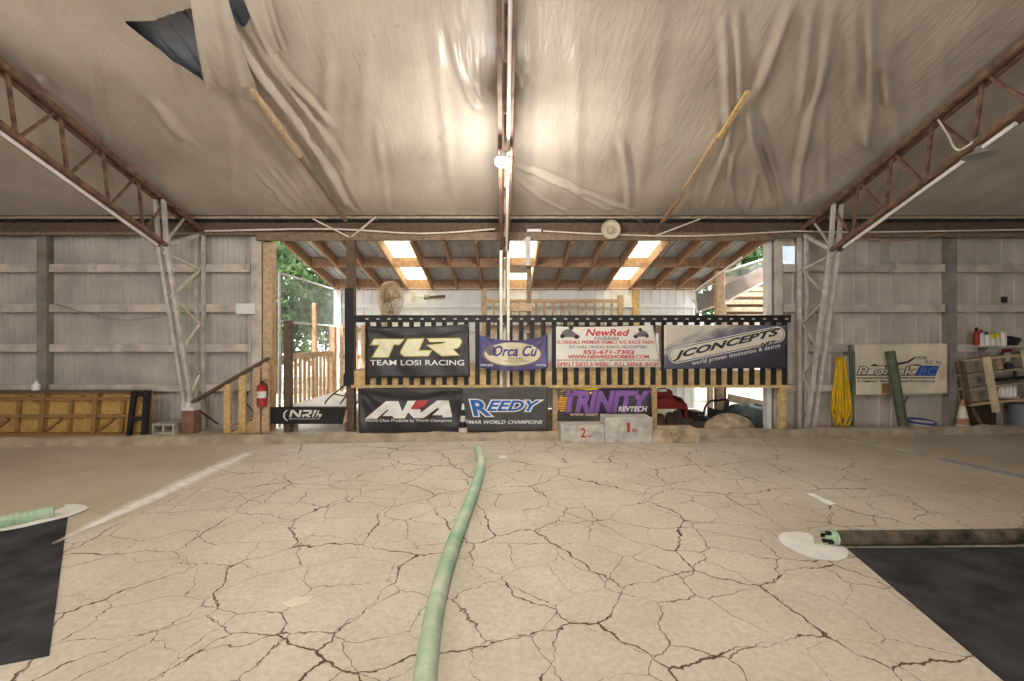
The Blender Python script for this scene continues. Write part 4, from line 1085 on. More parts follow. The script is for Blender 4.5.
# concrete blocks
def cinder(px, d, label, rot=0):
    x = (px - CX) / F * d; b = MB(); L2, h, w = .2, .19, .19
    b.box(x - L2, x + L2, d, d + w, 0, .035); b.box(x - L2, x + L2, d, d + w, h - .035, h)
    for k in (-L2, -.018, L2 - .035): b.box(x + k, x + k + .035, d, d + w, .035, h - .035)
    tag(b.build('cinder_block', M_CONC), label, 'concrete block', 'concrete blocks by the column')
cinder(163, 8.1, 'grey hollow concrete block beside the plywood ramp box')
cinder(176, 8.35, 'grey hollow concrete block touching the column with the terracotta foot')

# wall fittings
c = at(247, 309, 8.5)
t = thing('junction_box', 'wide white electrical box high on the siding', 'electrical box', c)
b = MB(); b.box(c.x - .17, c.x + .17, 8.42, 8.5, c.z - .1, c.z + .1); b.build('box', M_WHITE, t, bevel=.012)
b = MB(); b.tube([(c.x + .07, 8.47, c.z - .1), (c.x + .07, 8.47, .95)], .013, 8); b.build('conduit', M_GREYST, t, smooth=True)
c = at(249, 387, 8.5)
b = MB(); b.box(c.x - .05, c.x + .05, 8.43, 8.5, c.z - .065, c.z + .065); tag(b.build('wall_socket', M_WHITE, bevel=.01), 'small white wall socket at the top of the stairs', 'socket')
b = MB(); b.tube(smooth_path([at(248, 391, 8.44), at(246, 402, 8.42), at(253, 412, 8.42), at(250, 425, 8.42)]), .012, 6)
tag(b.build('black_cable', M_BLACK, smooth=True), 'black cord dropping from the small wall socket', 'cord')
b = MB(); b.tube([at(200, 411, 8.35), at(218, 424, 8.3)], .016, 8); tag(b.build('metal_rod', M_BLACK, smooth=True), 'thin dark rod leaning by the terracotta foot', 'rod')
for px, py, par in ((95, 267, wl), (244, 266, wl), (895, 266, wr), (1009, 266, wr), (1003, 300, wr)):
    c = at(px, py, 8.49); b = MB(); b.box(c.x - .03, c.x + .03, 8.44, 8.5, c.z - .05, c.z + .06); b.build('cleat', M_GIRT if py < 290 else M_BLACK, par)

# ------------------------------------------------------------------ stairs and landing left of the deck
t = thing('wooden_stairs', 'wooden stairs with handrail climbing along the siding to the walkway', 'stairs', (-5.0, 8.2, 0))
hp, hq = at(193, 402, 8.16), at(268.5, 358.5, 8.16)
b = MB(); b.bar(hp, hq, .11, .05); b.build('handrail', W_DARK, t)
def rail_z(x): return hp.z + (hq.z - hp.z) * (x - hp.x) / (hq.x - hp.x)
for px in (227.5, 242.5, 257, 266):
    x = (px - CX) / F * 8.16; b = MB(); b.box(x - .06, x + .06, 8.14, 8.19, 0.02, rail_z(x) - .03); b.build('baluster', W_YEL if px < 250 else W_PINE, t)
b = MB(); b.bar(at(228, 443, 8.22), at(264, 421, 8.22), .045, .24); b.build('stringer', W_YEL, t)
for k in range(3):
    x = -4.98 + .2 * k; b = MB(); b.box(x, x + .26, 8.245, 8.40, .14 * (k + 1) - .03, .14 * (k + 1)); b.build('tread', W_PINE, t)
# the walkway
t = thing('walkway_platform', 'low pale walkway platform behind the black NRH board', 'platform', (-3.5, 9.4, 0))
b = MB(); b.box(-3.98, -2.92, 8.36, 11.0, .42, .48); b.build('platform_floor', mat('bleached_boards', (226, 218, 206), .8, .08), t)
for x, y in ((-3.95, 8.4), (-2.97, 8.4), (-3.95, 10.8), (-2.97, 10.8)):
    b = MB(); b.box(x, x + .09, y, y + .09, 0, .419); b.build('leg', W_GREY, t)
b = MB(); b.prism([(-3.0, 8.25, .36), (-2.88, 8.25, .42), (-2.88, 8.25, .2), (-3.0, 8.25, .12)], (0, .1, 0)); b.build('gusset', W_PINE, t)
B = Banner('sign_board', 'low black board with white NRH lettering in front of the walkway', [(263, 407), (346, 407), (342, 424), (263, 424)], 8.22, M_BLACK, cat='sign', amp=.0, seed=2, group=None, thick=.03)
S10 = 1024 / 92
def c10(p): return crop(p, S10, 258, 400)
for pts in ([(345, 190), (365, 110), (400, 110), (450, 165), (462, 110), (490, 110), (470, 190), (440, 190), (385, 135), (372, 190)],
            [(490, 190), (495, 160), (560, 152), (570, 130), (500, 132), (505, 110), (595, 110), (605, 122), (590, 158), (555, 165), (590, 190), (550, 190), (520, 168), (515, 190)],
            [(600, 190), (625, 110), (655, 110), (640, 142), (650, 142), (665, 110), (690, 110)][:5] + [(632, 150), (620, 190)],
            [(640, 190), (665, 120), (690, 112), (668, 150), (712, 158), (700, 190), (672, 190), (680, 170), (655, 172), (650, 190)]):
    B.poly(c10(pts), (226, 222, 210), .004)
arc = [(335 - 55 * math.cos(a), 172 - 62 * math.sin(a)) for a in np.linspace(1.5, -1.5, 14)]
arc2 = [(340 - 42 * math.cos(a), 172 - 54 * math.sin(a)) for a in np.linspace(-1.4, 1.4, 14)]
B.poly(c10(arc + arc2), (226, 222, 210), .004)
B.text('MOTORSPORTS', 258 + 345 / S10, 400 + 200 / S10, 258 + 690 / S10, 400 + 218 / S10, (200, 196, 188), .01, .2, .004)
# picket railing of the walkway, running away from the track
t = thing('picket_railing', 'wooden picket railing along the walkway by the chain link fence', 'railing', (-3.95, 9.4, 0))
b = MB(); x = (288.5 - CX) / F * 8.33; b.box(x - .065, x + .065, 8.27, 8.38, 0, ZC + (CY - 321) / F * 8.33); b.build('post', W_DARK, t)
b = MB(); b.box(-4.03, -3.90, 10.42, 10.55, 0.0, 2.0); b.build('post', W_PINE, t)
b = MB(); b.bar((-4.0, 8.38, 1.39), (-3.98, 10.42, 1.40), .05, .11); b.build('rail', W_PINE, t)
for k in range(10):
    y = 8.52 + .198 * k; b = MB(); b.box(-4.035, -4.0, y - .04, y + .04, .35, 1.36); b.build('picket', W_PINE, t)
t = thing('picket_railing', 'far wooden picket railing at the back end of the walkway', 'railing', (-3.5, 10.7, 0))
for z in (1.95, 1.3, .72):
    b = MB(); b.box(-3.9, -2.95, 10.70, 10.74, z - .05, z + .05); b.build('rail', W_PINE, t)
for k in range(6):
    x = -3.87 + .17 * k; b = MB(); b.box(x, x + .08, 10.66, 10.70, .481, 2.05); b.build('picket', W_PINE, t)
# folded black tube frame
t = thing('tubular_rack', 'black bent tube rack standing on the walkway', 'rack', (-3.1, 8.9, .48))
b = MB(); b.tube(smooth_path([at(348, 383, 8.6), at(330, 397, 8.6), at(325, 404, 8.6), at(327, 406.2, 8.6), at(337, 406.2, 8.6), at(343, 400, 8.6), at(350, 390, 8.6)], 6), .014, 8); b.build('tube', M_BLACK, t, smooth=True)
b = MB(); b.tube([at(334, 394, 8.6), at(344, 396, 8.6), at(347, 392, 8.6)], .011, 8); b.build('cross_tube', M_BLACK, t, smooth=True)
# fire extinguisher
t = thing('fire_extinguisher', 'red fire extinguisher with a white label hung at the stair post', 'fire extinguisher', at(262, 406, 8.08))
c = at(262, 406, 8.08)
b = MB(); b.lathe(c, [(.07, 0), (.085, .015), (.085, .15)], 18); b.build('lower_body', M_RED, t, smooth=True)
b = MB(); b.lathe(c + Vector((0, 0, .15)), [(.086, 0), (.086, .12)], 18); b.build('label_band', M_WHITE, t, smooth=True)
b = MB(); b.lathe(c + Vector((0, 0, .27)), [(.085, 0), (.085, .08), (.05, .12), (.025, .13)], 18); b.build('upper_body', M_RED, t, smooth=True)
b = MB(); b.box(c.x - .02, c.x + .02, c.y - .02, c.y + .02, c.z + .4, c.z + .44); b.bar(c + Vector((-.02, 0, .44)), c + Vector((.08, 0, .47)), .02, .015); b.build('valve', M_BLACK, t)
b = MB(); b.tube(smooth_path([c + Vector((.02, -.01, .42)), c + Vector((.1, -.02, .36)), c + Vector((.1, -.02, .12))]), .01, 6); b.build('hose', M_BLACK, t, smooth=True)

# chain link fence along the left of the lean-to
t = thing('chain_link_fence', 'tall chain link fence between the opening and the trees', 'fence', (-4.33, 10.0, 0))
b = MB(); XF = -4.33; y0, y1, z1 = 8.7, 11.6, 3.0
s_ = .10; n = int((y1 - y0 + z1) / s_)
for k in range(n):
    c_ = y0 - z1 + k * s_
    for sg in (1, -1):
        # line y = c_ + z (sg 1) or mirrored
        za, zb = 0.02, z1; ya, yb = c_ + za, c_ + zb
        if sg == -1: ya, yb = (y0 + y1) - ya, (y0 + y1) - yb
        # clip
        pts_ = []
        lo, hi = 0.0, 1.0
        dy = yb - ya
        tA, tB = (y0 - ya) / dy, (y1 - ya) / dy
        lo, hi = max(0, min(tA, tB)), min(1, max(tA, tB))
        if hi <= lo: continue
        b.bar((XF + .004 * sg, ya + dy * lo, za + (zb - za) * lo), (XF + .004 * sg, ya + dy * hi, za + (zb - za) * hi), .004, .004)
b.build('mesh', mat('weathered_wire', (112, 112, 108), .6, .08), t)
for z in (3.0, 2.06):
    b = MB(); b.tube([(XF, y0, z), (XF, y1, z)], .022, 8); b.build('rail', M_GALV, t, smooth=True)
for y in (8.72, 11.58):
    b = MB(); b.tube([(XF, y, 0), (XF, y, 3.02)], .028, 10); b.build('post', M_GALV, t, smooth=True)
b = MB(); x = (314.5 - CX) / F * 10.2; b.box(x - .045, x + .045, 10.16, 10.25, 0, ZC + (CY - 303) / F * 10.2); tag(b.build('fence_post', W_PINE, bevel=.008), 'lone wooden post in front of the chain link fence', 'post')

# ------------------------------------------------------------------ outside stairs on the right
t = thing('outside_stairs', 'open tread outdoor stairs with chain link guards beyond the deck', 'stairs', (6.0, 10.6, 0))
b = MB(); b.bar(at(696, 306, 9.75), at(770, 271, 9.75), .05, .3); b.build('stringer', mat('purple_brown_board', (150, 128, 118), .8, .15), t)
for k in range(6):
    y_ = 289 + 7.4 * k - (2 if k else 0); d = 11.0 - .12 * k
    a, c = at(726, y_, d), at(772, y_, d)
    b = MB(); b.box(a.x, c.x + .1, d, d + .2, a.z - .05, a.z + .05); b.build('tread', W_GREY, t)
b = MB(); b.box(at(724, 300, 11.35).x, at(775, 300, 11.35).x, 11.34, 11.38, 1.1, 3.3); b.build('shade_backing', W_DARK, t)  # added dark board, stands in for the shade between the treads
for px in (728, 770):
    a = at(px, 282, 11.1); b = MB(); b.box(a.x - .04, a.x + .04, 11.25, 11.32, 0, a.z); b.build('leg', W_GREY, t)
def guard(pts, d):
    P = [at(x, y, d) for x, y in pts]
    b = MB(); b.tube(P + [P[0]], .024, 8); b.build('guard_frame', M_WHITE, t, smooth=True)
    b = MB(); n = 22                                         # diamond wires between the rails
    tl, tr2, br, bl = P
    for k in range(-n, n + 1):
        for sg in (1, -1):
            seg = []
            for u in np.linspace(0, 1, 45):
                v = (u * sg * 1.0 + k / n * 1.0) * 1.5
                if 0 <= v <= 1: seg.append(tl.lerp(tr2, u).lerp(bl.lerp(br, u), v))
            if len(seg) > 1: b.bar(seg[0], seg[-1], .005, .005, up=(0, 1, 0))
    b.build('guard_mesh', M_GALV, t)
guard([(724, 272), (766, 258.5), (766, 281), (724, 303)], 9.5)
guard([(694, 291.5), (716, 283), (716, 306), (697, 312)], 9.6)
b = MB(); b.tube([at(694, 291.5, 9.55), at(770, 237, 9.0)], .018, 8); b.build('guard_cable', M_WHITE, t, smooth=True)
b = MB(); x = (720.5 - CX) / F * 9.4; b.box(x - .08, x + .08, 9.4, 9.52, 0, ZC + (CY - 271) / F * 9.4); b.build('newel_post', W_PINE, t)
b = MB(); x = (767 - CX) / F * 9.5; b.box(x - .03, x + .03, 9.5, 9.56, 0, ZC + (CY - 258) / F * 9.5); b.build('end_post', M_WHITE, t)

# ------------------------------------------------------------------ under the deck
t = thing('tool_cart', 'dark red metal cart with a handled tray under the deck', 'cart', at(668, 430, 8.9))
d = 8.9
def pz(pts, dep, m, nm, dd_=d):
    b = MB(); b.prism([at(x, y, dd_) for x, y in pts], (0, dep, 0)); return b.build(nm, m, t)
pz([(654, 409), (688, 409), (687, 404), (680, 399), (654, 396)], .5, M_DRED, 'tray')
pz([(654, 398), (674, 398), (672, 391), (669, 389), (667.5, 389), (667.5, 392), (658, 392), (658, 389), (656, 389), (654, 392)], .04, M_DRED, 'back_panel')
pz([(658, 389), (667.5, 389), (666, 388), (660, 388)], .04, M_BLACK, 'grip')
for (x0, x1, dd_) in ((655, 657.5, 8.95), (685.5, 688, 8.95), (655, 657.5, 9.3), (684, 686, 9.3)):
    a, c = at(x0, 409, dd_), at(x1, 409, dd_); b = MB(); b.box(a.x, c.x, dd_, dd_ + .04, 0, at(x0, 409, 8.9).z); b.build('leg', M_DRED, t)
pz([(676, 400), (686, 404), (682, 398), (678, 396.5)], .2, W_DARK, 'load')
def wheel(c, r, w, axis, par, nm='wheel', m=None):
    b = MB(); b.lathe(Vector(c) - Vector(axis) * w / 2, [(r * .5, 0), (r * .9, 0), (r, w * .2), (r, w * .8), (r * .9, w), (r * .5, w)], 22, axis); b.build(nm, m or M_BLACK, par, smooth=True)
t = thing('go_kart', 'black tube framed go kart parked under the deck', 'go kart', at(712, 431, 9.1))
g = lambda x, y, dd_: at(x, y, dd_)
b = MB()
for dd_ in (8.85, 9.55):
    b.tube(smooth_path([g(703, 421, dd_), g(705, 408, dd_), g(710, 401.5, dd_), g(718, 400.5, dd_), g(728, 400.5, dd_), g(726, 411, dd_), g(724, 421, dd_)], 5), .022, 8)
    b.tube([g(690, 421, dd_), g(738, 421, dd_)], .022, 8); b.tube([g(728, 400.5, dd_), g(720, 418, dd_)], .018, 8)
b.tube([g(710, 401.5, 8.85), g(710, 401.5, 9.55)], .02, 8); b.tube([g(728, 400.5, 8.85), g(728, 400.5, 9.55)], .02, 8)
b.build('roll_cage', M_BLACK, t, smooth=True)
b = MB(); a, c = g(694, 412, 9.0), g(704, 424, 9.0); b.box(a.x, c.x, 9.0, 9.4, c.z, a.z); b.build('engine', mat('engine_dark', (40, 40, 44), .5, .2), t, bevel=.03)
b = MB(); a, c = g(712, 413, 9.0), g(722, 424, 9.0); b.prism([(a.x, 9.0, c.z), (c.x, 9.0, c.z), (c.x, 9.0, a.z - .02), (c.x - .08, 9.0, a.z + .06), (c.x - .1, 9.0, c.z + .1), (a.x, 9.0, c.z + .08)], (0, .45, 0)); b.build('seat', M_BLACK, t, bevel=.02)
for x in (692, 734):
    for dd_ in (8.72, 9.62):
        q = at(x, 424, 9.1); wheel((q.x, dd_, .13), .13, .13, (0, 1, 0), t)
b = MB(); a, c = g(707, 420, 8.75), g(713, 429, 8.75); b.box(a.x, c.x, 8.72, 8.8, max(.02, c.z), a.z); b.build('red_panel', M_RED, t, bevel=.01)
t = thing('tyre', 'worn tyre lying flat beneath the red cart', 'tyre', at(693, 431, 8.6))
q = at(693, 425.5, 8.75); b = MB(); b.lathe((q.x, 8.72, .0), [(.12, .02), (.24, 0), (.29, .04), (.29, .11), (.24, .15), (.13, .13)], 26); b.build('tread', mat('dusty_rubber', (70, 60, 52), .9, .2), t, smooth=True)
for i, (x, y, rr) in enumerate(((659, 423, .12), (670, 424, .1), (677, 423, .12))):
    q = at(x, 424, 9.05); b = MB(); b.lathe((q.x, 9.05, 0), [(rr, 0), (rr * 1.05, .05), (rr * .9, .17), (rr * .5, .22 + .03 * i)], 14)
    tag(b.build('bucket', mat('muddy_plastic', (92, 70, 56), .8, .2), smooth=True), ['muddy brown bucket under the red cart next to the wooden leg', 'muddy brown bucket in the middle of three under the red cart', 'muddy brown bucket beside the go kart engine'][i], 'bucket', 'muddy buckets under the cart')
# dusty dome
b = MB(); q = at(730.5, 428, 8.32)
def dome(u, v):
    a = u * 2 * math.pi; ph = v * math.pi / 2; r = .46 * math.cos(ph) * (1 + .06 * mnoise.noise(Vector((math.cos(a), math.sin(a), v)) * 3))
    return Vector((q.x + r * math.cos(a), 8.35 + r * .55 * math.sin(a), .33 * math.sin(ph) ** .9 * (1 + .08 * mnoise.noise(Vector((3 * math.cos(a), 3 * math.sin(a), v))))))
b.grid(dome, 40, 14); tag(b.build('boulder', M_STONE, smooth='all'), 'dusty rounded tan boulder in front of the go kart', 'boulder')
# tarp covered pile
b = MB(); q = at(757, 428, 8.9)
def tarp(u, v):
    a = u * 2 * math.pi; ph = v * math.pi / 2; k = .8 + .2 * abs(math.cos(2 * a))
    r = math.cos(ph) ** .6 * k * (1 + .1 * mnoise.noise(Vector((2 * math.cos(a), 2 * math.sin(a), v * 2))))
    return Vector((q.x + .78 * r * math.cos(a), 9.0 + .35 * r * math.sin(a), .40 * math.sin(ph) ** .7 * (1 + .18 * mnoise.noise(Vector((3 * math.cos(a), 3 * math.sin(a), v * 3))))))
b.grid(tarp, 48, 16); tag(b.build('tarp_pile', M_TARP, smooth='all'), 'dark green tarp heaped under the deck end', 'tarp')
b = MB(); b.bar(at(728, 397.5, 9.5), at(786, 409, 9.5), .06, .16); tag(b.build('plank', W_GREY), 'grey plank sloping above the dark green tarp', 'plank')
b = MB(); x = (721, 9.9); a = at(716, 400, 9.9); c = at(726.5, 400, 9.9); b.box(a.x, a.x + .09, 9.9, 9.98, 0, .9); b.box(c.x - .1, c.x, 9.92, 10.0, 0, .9)
tag(b.build('dark_posts', M_BLACK), 'dark twin prop beneath the deck behind the go kart', 'post')
# parked vehicle-like white crate beyond
b = MB(); a, c = at(700, 400, 12.5), at(716, 430, 12.5); b.box(a.x, c.x, 12.5, 13.0, 0, .75); b.box(a.x + .05, c.x - .05, 12.47, 12.5, .45, .55)
tag(b.build('white_crate', M_WHITE, bevel=.02), 'white crate standing outside beyond the go kart', 'crate')

# traffic cones
def cone(px, d, h, rb, cols, label):
    x = (px - CX) / F * d
    t = thing('traffic_cone', label, 'traffic cone', (x, d, 0), 'traffic cones')
    b = MB(); b.box(x - rb * 1.3, x + rb * 1.3, d - rb * 1.3, d + rb * 1.3, 0, .03); b.build('base', cols[0], t, bevel=.008)
    z = .03; n = len(cols) - 1
    for k in range(n):
        z0, z1_ = .03 + (h - .03) * k / n, .03 + (h - .03) * (k + 1) / n
        r0, r1 = rb * (1 - .8 * k / n), rb * (1 - .8 * (k + 1) / n)
        b = MB(); b.lathe((x, d, 0), [(r0, z0), (r1, z1_)], 18); b.build('band', cols[k + 1], t, smooth=True)
M_CREAM2 = mat('cream_reflector', (222, 210, 190), .5, .08)
cone(463, 8.06, .56, .085, [M_RED, M_WHITE, M_BLACK, M_GREYST, M_BLACK, M_WHITE], 'slim black and white cone standing between two sponsor banners')
cone(962.5, 8.31, .60, .12, [M_ORANGE, M_CREAM2, M_ORANGE, M_CREAM2, M_CREAM2, M_ORANGE], 'faded orange and cream traffic cone beside the wall post')

# ------------------------------------------------------------------ right wall: cords, tubes, rack, shelf
t = thing('extension_cord', 'thick bundle of yellow extension cords hanging on the siding', 'cord', at(840, 425, 8.35))
hk = at(841, 358, 8.42)
for k in range(17):
    w = rng.uniform(.02, .12); zb = rng.uniform(.03, .36); sx = rng.uniform(-.05, .05); s2 = sx * 2.2 + .02; dy = rng.uniform(-.06, .03)
    pts_ = [hk + Vector((sx - .02, dy, -.01)), hk + Vector((sx - w * .4 - .02, dy, -.35)), Vector((hk.x + s2 - w * .8, 8.42 + dy, .5 * (hk.z + zb) - .15)), Vector((hk.x + s2 - w * .9, 8.42 + dy, zb + .12)), Vector((hk.x + s2, 8.42 + dy, zb)),
            Vector((hk.x + s2 + w * .9, 8.42 + dy, zb + .12)), Vector((hk.x + s2 + w * .8, 8.42 + dy, .5 * (hk.z + zb) - .15)), hk + Vector((sx + w * .4 + .02, dy, -.35)), hk + Vector((sx + .02, dy, -.01)), hk + Vector((sx - .02, dy, -.01))]
    b = MB(); b.tube(smooth_path(pts_, 6), .013, 7); b.build('coil', M_YELLOW, t, smooth='all')
b = MB(); b.tube([hk + Vector((0, .08, .0)), hk + Vector((0, -.1, -.01)), hk + Vector((0, -.11, .05))], .012, 6); b.build('hook', M_GREYST, t, smooth=True)
b = MB(); b.tube([at(850.5, 345, 8.4), at(852.5, 425.6, 8.4)], .028, 10); tag(b.build('upright_pole', M_OLIVE, smooth=True), 'thin dark pole standing at the banner edge beside the yellow cords', 'pole')
b = MB(); q0, q1 = at(890, 351, 8.31), at(904, 430, 8.18); b.tube([q0, q1], .075, 14); tag(b.build('cardboard_tube', M_OLIVE, smooth=True), 'thick olive tube leaning against the cream banner', 'tube')
b = MB(); b.bar(at(897, 418, 8.34), at(908, 396, 8.42), .03, .03); tag(b.build('short_stick', M_POST), 'short grey stick leaning behind the olive tube', 'stick')
t = thing('plastic_tub', 'blue rimmed low plastic tub under the cream banner', 'tub', at(921, 430, 8.3))
q = at(921, 421, 8.3); b = MB(); b.lathe((q.x, 8.3, 0), [(.15, 0), (.19, .2), (.17, .2), (.14, .02)], 22); b.build('bowl', M_CREAM2, t, smooth=True)
b = MB(); b.tube([(q.x + .2 * math.cos(a), 8.3 + .2 * math.sin(a), .2 + .02 * math.sin(a)) for a in np.linspace(0, 6.283, 25)], .02, 8, caps=False); b.build('rim', M_BLUE, t, smooth=True)
# shelf
t = thing('wall_shelf', 'narrow grey wall shelf holding bottles and cans', 'shelf', at(1000, 345, 8.42))
za = ZC + (CY - 345.5) / F * 8.4; xs0 = (970 - CX) / F * 8.4
b = MB(); b.box(xs0, xs0 + 1.9, 8.28, 8.5, za - .025, za); b.build('board', M_GREYST, t)
for k in (.25, 1.4):
    b = MB(); b.prism([(xs0 + k, 8.5, za - .026), (xs0 + k, 8.32, za - .026), (xs0 + k, 8.5, za - .2)], (.03, 0, 0)); b.build('bracket', M_POST, t)
def bottle(px, h, r, mb, mc, label, name='bottle', capr=.5, ch=.22):
    x = (px - CX) / F * 8.38
    t = thing(name, label, name.replace('_', ' '), (x, 8.38, za), 'bottles and cans on the wall shelf')
    b = MB(); b.lathe((x, 8.38, za), [(r * .95, 0), (r, .01), (r, h * (1 - ch) - r * .6), (r * capr, h * (1 - ch))], 16); b.build('body', mb, t, smooth=True)
    b = MB(); b.lathe((x, 8.38, za + h * (1 - ch)), [(r * capr * 1.1, 0), (r * capr * 1.1, h * ch * .7), (r * capr * .6, h * ch)], 14); b.build('cap', mc, t, smooth=True)
bottle(976.5, .34, .045, M_RED, M_BLACK, 'red topped spray can at the shelf end near the wall post', 'spray_can')
bottle(981, .30, .045, M_WHITE, M_RED, 'white bottle just beside the red topped spray can')
bottle(986.5, .26, .05, M_WHITE, mat('teal_cap', (30, 90, 90), .5, .05), 'white bottle with a dark teal cap on the shelf')
bottle(992, .22, .045, M_WHITE, mat('yellow_cap', (222, 200, 40), .5, .05), 'clear white bottle with a yellow cap on the shelf', ch=.4, capr=.8)
bottle(997.5, .24, .045, M_CREAM2, MATS['yellow_cap'], 'cream bottle with a yellow cap on the shelf', ch=.35, capr=.8)
bottle(1003, .26, .05, M_WHITE, M_WHITE, 'all white bottle on the shelf beside the dark reel', ch=.3, capr=.8)
q = (1012 - CX) / F * 8.38
t = thing('cable_reel', 'dark tangled reel lying on the wall shelf', 'reel', (q, 8.38, za))
b = MB(); 
for k in range(7): b.tube([(q + (.09 + .012 * k % .05) * math.cos(a) * (1.1), 8.38 + .06 * math.sin(a) , za + .07 + .04 * math.sin(a + k) + .01 * k) for a in np.linspace(0, 6.283, 20)], .014, 6, caps=False)
b.build('coil', M_BLACK, t, smooth=True)
b = MB(); b.box(q - .07, q + .07, 8.34, 8.42, za, za + .03); b.build('base', M_BLACK, t)
c = at(1007, 356, 8.45)
t = thing('hanging_brush', 'small red and white brush hanging below the shelf', 'brush', c)
b = MB(); b.box(c.x - .035, c.x + .035, 8.42, 8.47, c.z - .1, c.z + .06); b.build('handle', M_WHITE, t, bevel=.01)
b = MB(); b.box(c.x - .06, c.x + .06, 8.41, 8.48, c.z + .06, c.z + .13); b.build('head', M_DRED, t, bevel=.01)
# tilted wooden rack
t = thing('wooden_rack', 'tilted open wooden shelf rack propped up by the wall post', 'rack', at(990, 426, 8.0))
RD = 8.3
def rp(u, v, dy=0):            # u along, v down; tilted frame read off the photo
    tl, tr2, br, bl = Vector((962, 361)), Vector((1048, 352)), Vector((1054, 396)), Vector((969, 405))
    q = tl.lerp(tr2, u).lerp(bl.lerp(br, u), v); p = at(q.x, q.y, RD); p.y += dy; return p
def rb(u0, v0, u1, v1, w, h, m, nm, dy=0.0):
    b = MB(); b.bar(rp(u0, v0, dy), rp(u1, v1, dy), w, h, up=(0, 1, 0)); b.build(nm, m, t)
rb(0, 0, 1, 0, .04, .05, W_PINE, 'top_rail'); rb(0, 1, 1, 1, .04, .05, W_PINE, 'bottom_rail'); rb(0, 0, 0, 1, .05, .06, W_DARK, 'side_rail')
rb(.25, -.04, .27, 1.2, .12, .035, mat('pale_pine', (226, 206, 168), .7, .1), 'front_slat', -.05); rb(.70, -.1, .72, 1.12, .12, .035, MATS['pale_pine'], 'front_slat', -.05)
for v in (.34, .66): rb(0, v, 1, v - .03, .035, .17, W_GREY, 'shelf', .09)
rb(0, .0, 1, .0, .03, .17, W_GREY, 'shelf', .09); rb(0, 1.0, 1, 1.0, .03, .17, W_GREY, 'shelf', .09)
for (u, v) in ((.02, .05), (.95, .05)): rb(u, v, u + .01, .98, .03, .03, W_DARK, 'back_post', .17)
b = MB(); b.prism([rp(.0, 0, .18), rp(.25, 0, .18), rp(.25, 1, .18), rp(0, 1, .18)], (0, .012, 0)); b.build('back_board', W_GREY, t)
b = MB(); p0, p1 = rp(.06, 1.0, .1), Vector((rp(.06, 1.0).x + .22, 8.32, .0)); b.bar(p0, p1, .06, .06); b.build('prop_leg', W_DARK, t)
c = rp(.5, .98, .08); t = thing('jar_tray', 'tray of clear jars on the lowest rack shelf', 'jars', c)
b = MB(); b.box(c.x - .16, c.x + .2, c.y - .04, c.y + .06, c.z + .02, c.z + .05); b.build('tray', M_GREYST, t)
for k in range(5):
    b = MB(); b.lathe((c.x - .12 + .07 * k, c.y + .01, c.z + .05), [(.03, 0), (.033, .03), (.033, .15), (.02, .2)], 12); b.build('jar', M_WHITE, t, smooth=True)
c = rp(.55, .62, .08); b = MB(); b.bar(c + Vector((-.25, 0, .05)), c + Vector((.3, 0, .1)), .1, .05); b.tube([c + Vector((.12, 0, .1)), c + Vector((.12, 0, .22))], .025, 8)
tag(b.build('power_drill', M_BLACK), 'dark power tool on the middle rack shelf', 'tool')
c = rp(.5, .32, .1); b = MB(); b.lathe(c + Vector((.14, 0, .02)), [(.06, 0), (.06, .08), (.03, .12)], 14); tag(b.build('paint_tin', M_BLACK, smooth=True), 'small black tin on the upper rack shelf', 'tin')
c = rp(.5, .32, .1); b = MB(); b.box(c.x - .08, c.x + .02, c.y, c.y + .08, c.z + .02, c.z + .2); tag(b.build('cardboard_box', W_PINE), 'upright tan carton on the upper rack shelf', 'box')
# dark chest and grey bin below the rack
b = MB(); a, c = at(974, 404, 8.25), at(1003, 426, 8.25); b.box(a.x, c.x, 8.36, 8.52, 0, .50); b.box(a.x - .01, c.x + .01, 8.35, 8.53, .50, .53)
tag(b.build('wooden_chest', mat('dark_stained_wood', (62, 46, 34), .7, .25), bevel=.005), 'dark brown wooden chest under the tilted rack', 'chest')
t = thing('plastic_bin', 'grey lidded plastic bin under the tilted rack', 'bin', at(1024, 428, 8.36))
x = (1024 - CX) / F * 8.36
b = MB(); b.lathe((x, 8.36, 0), [(.2, 0), (.22, .46)], 4 * 6); b.build('body', M_GREYBIN, t, smooth=True)
b = MB(); b.lathe((x, 8.36, .46), [(.235, 0), (.235, .03), (.2, .06)], 24); b.build('lid', M_GREYBIN, t, smooth=True)

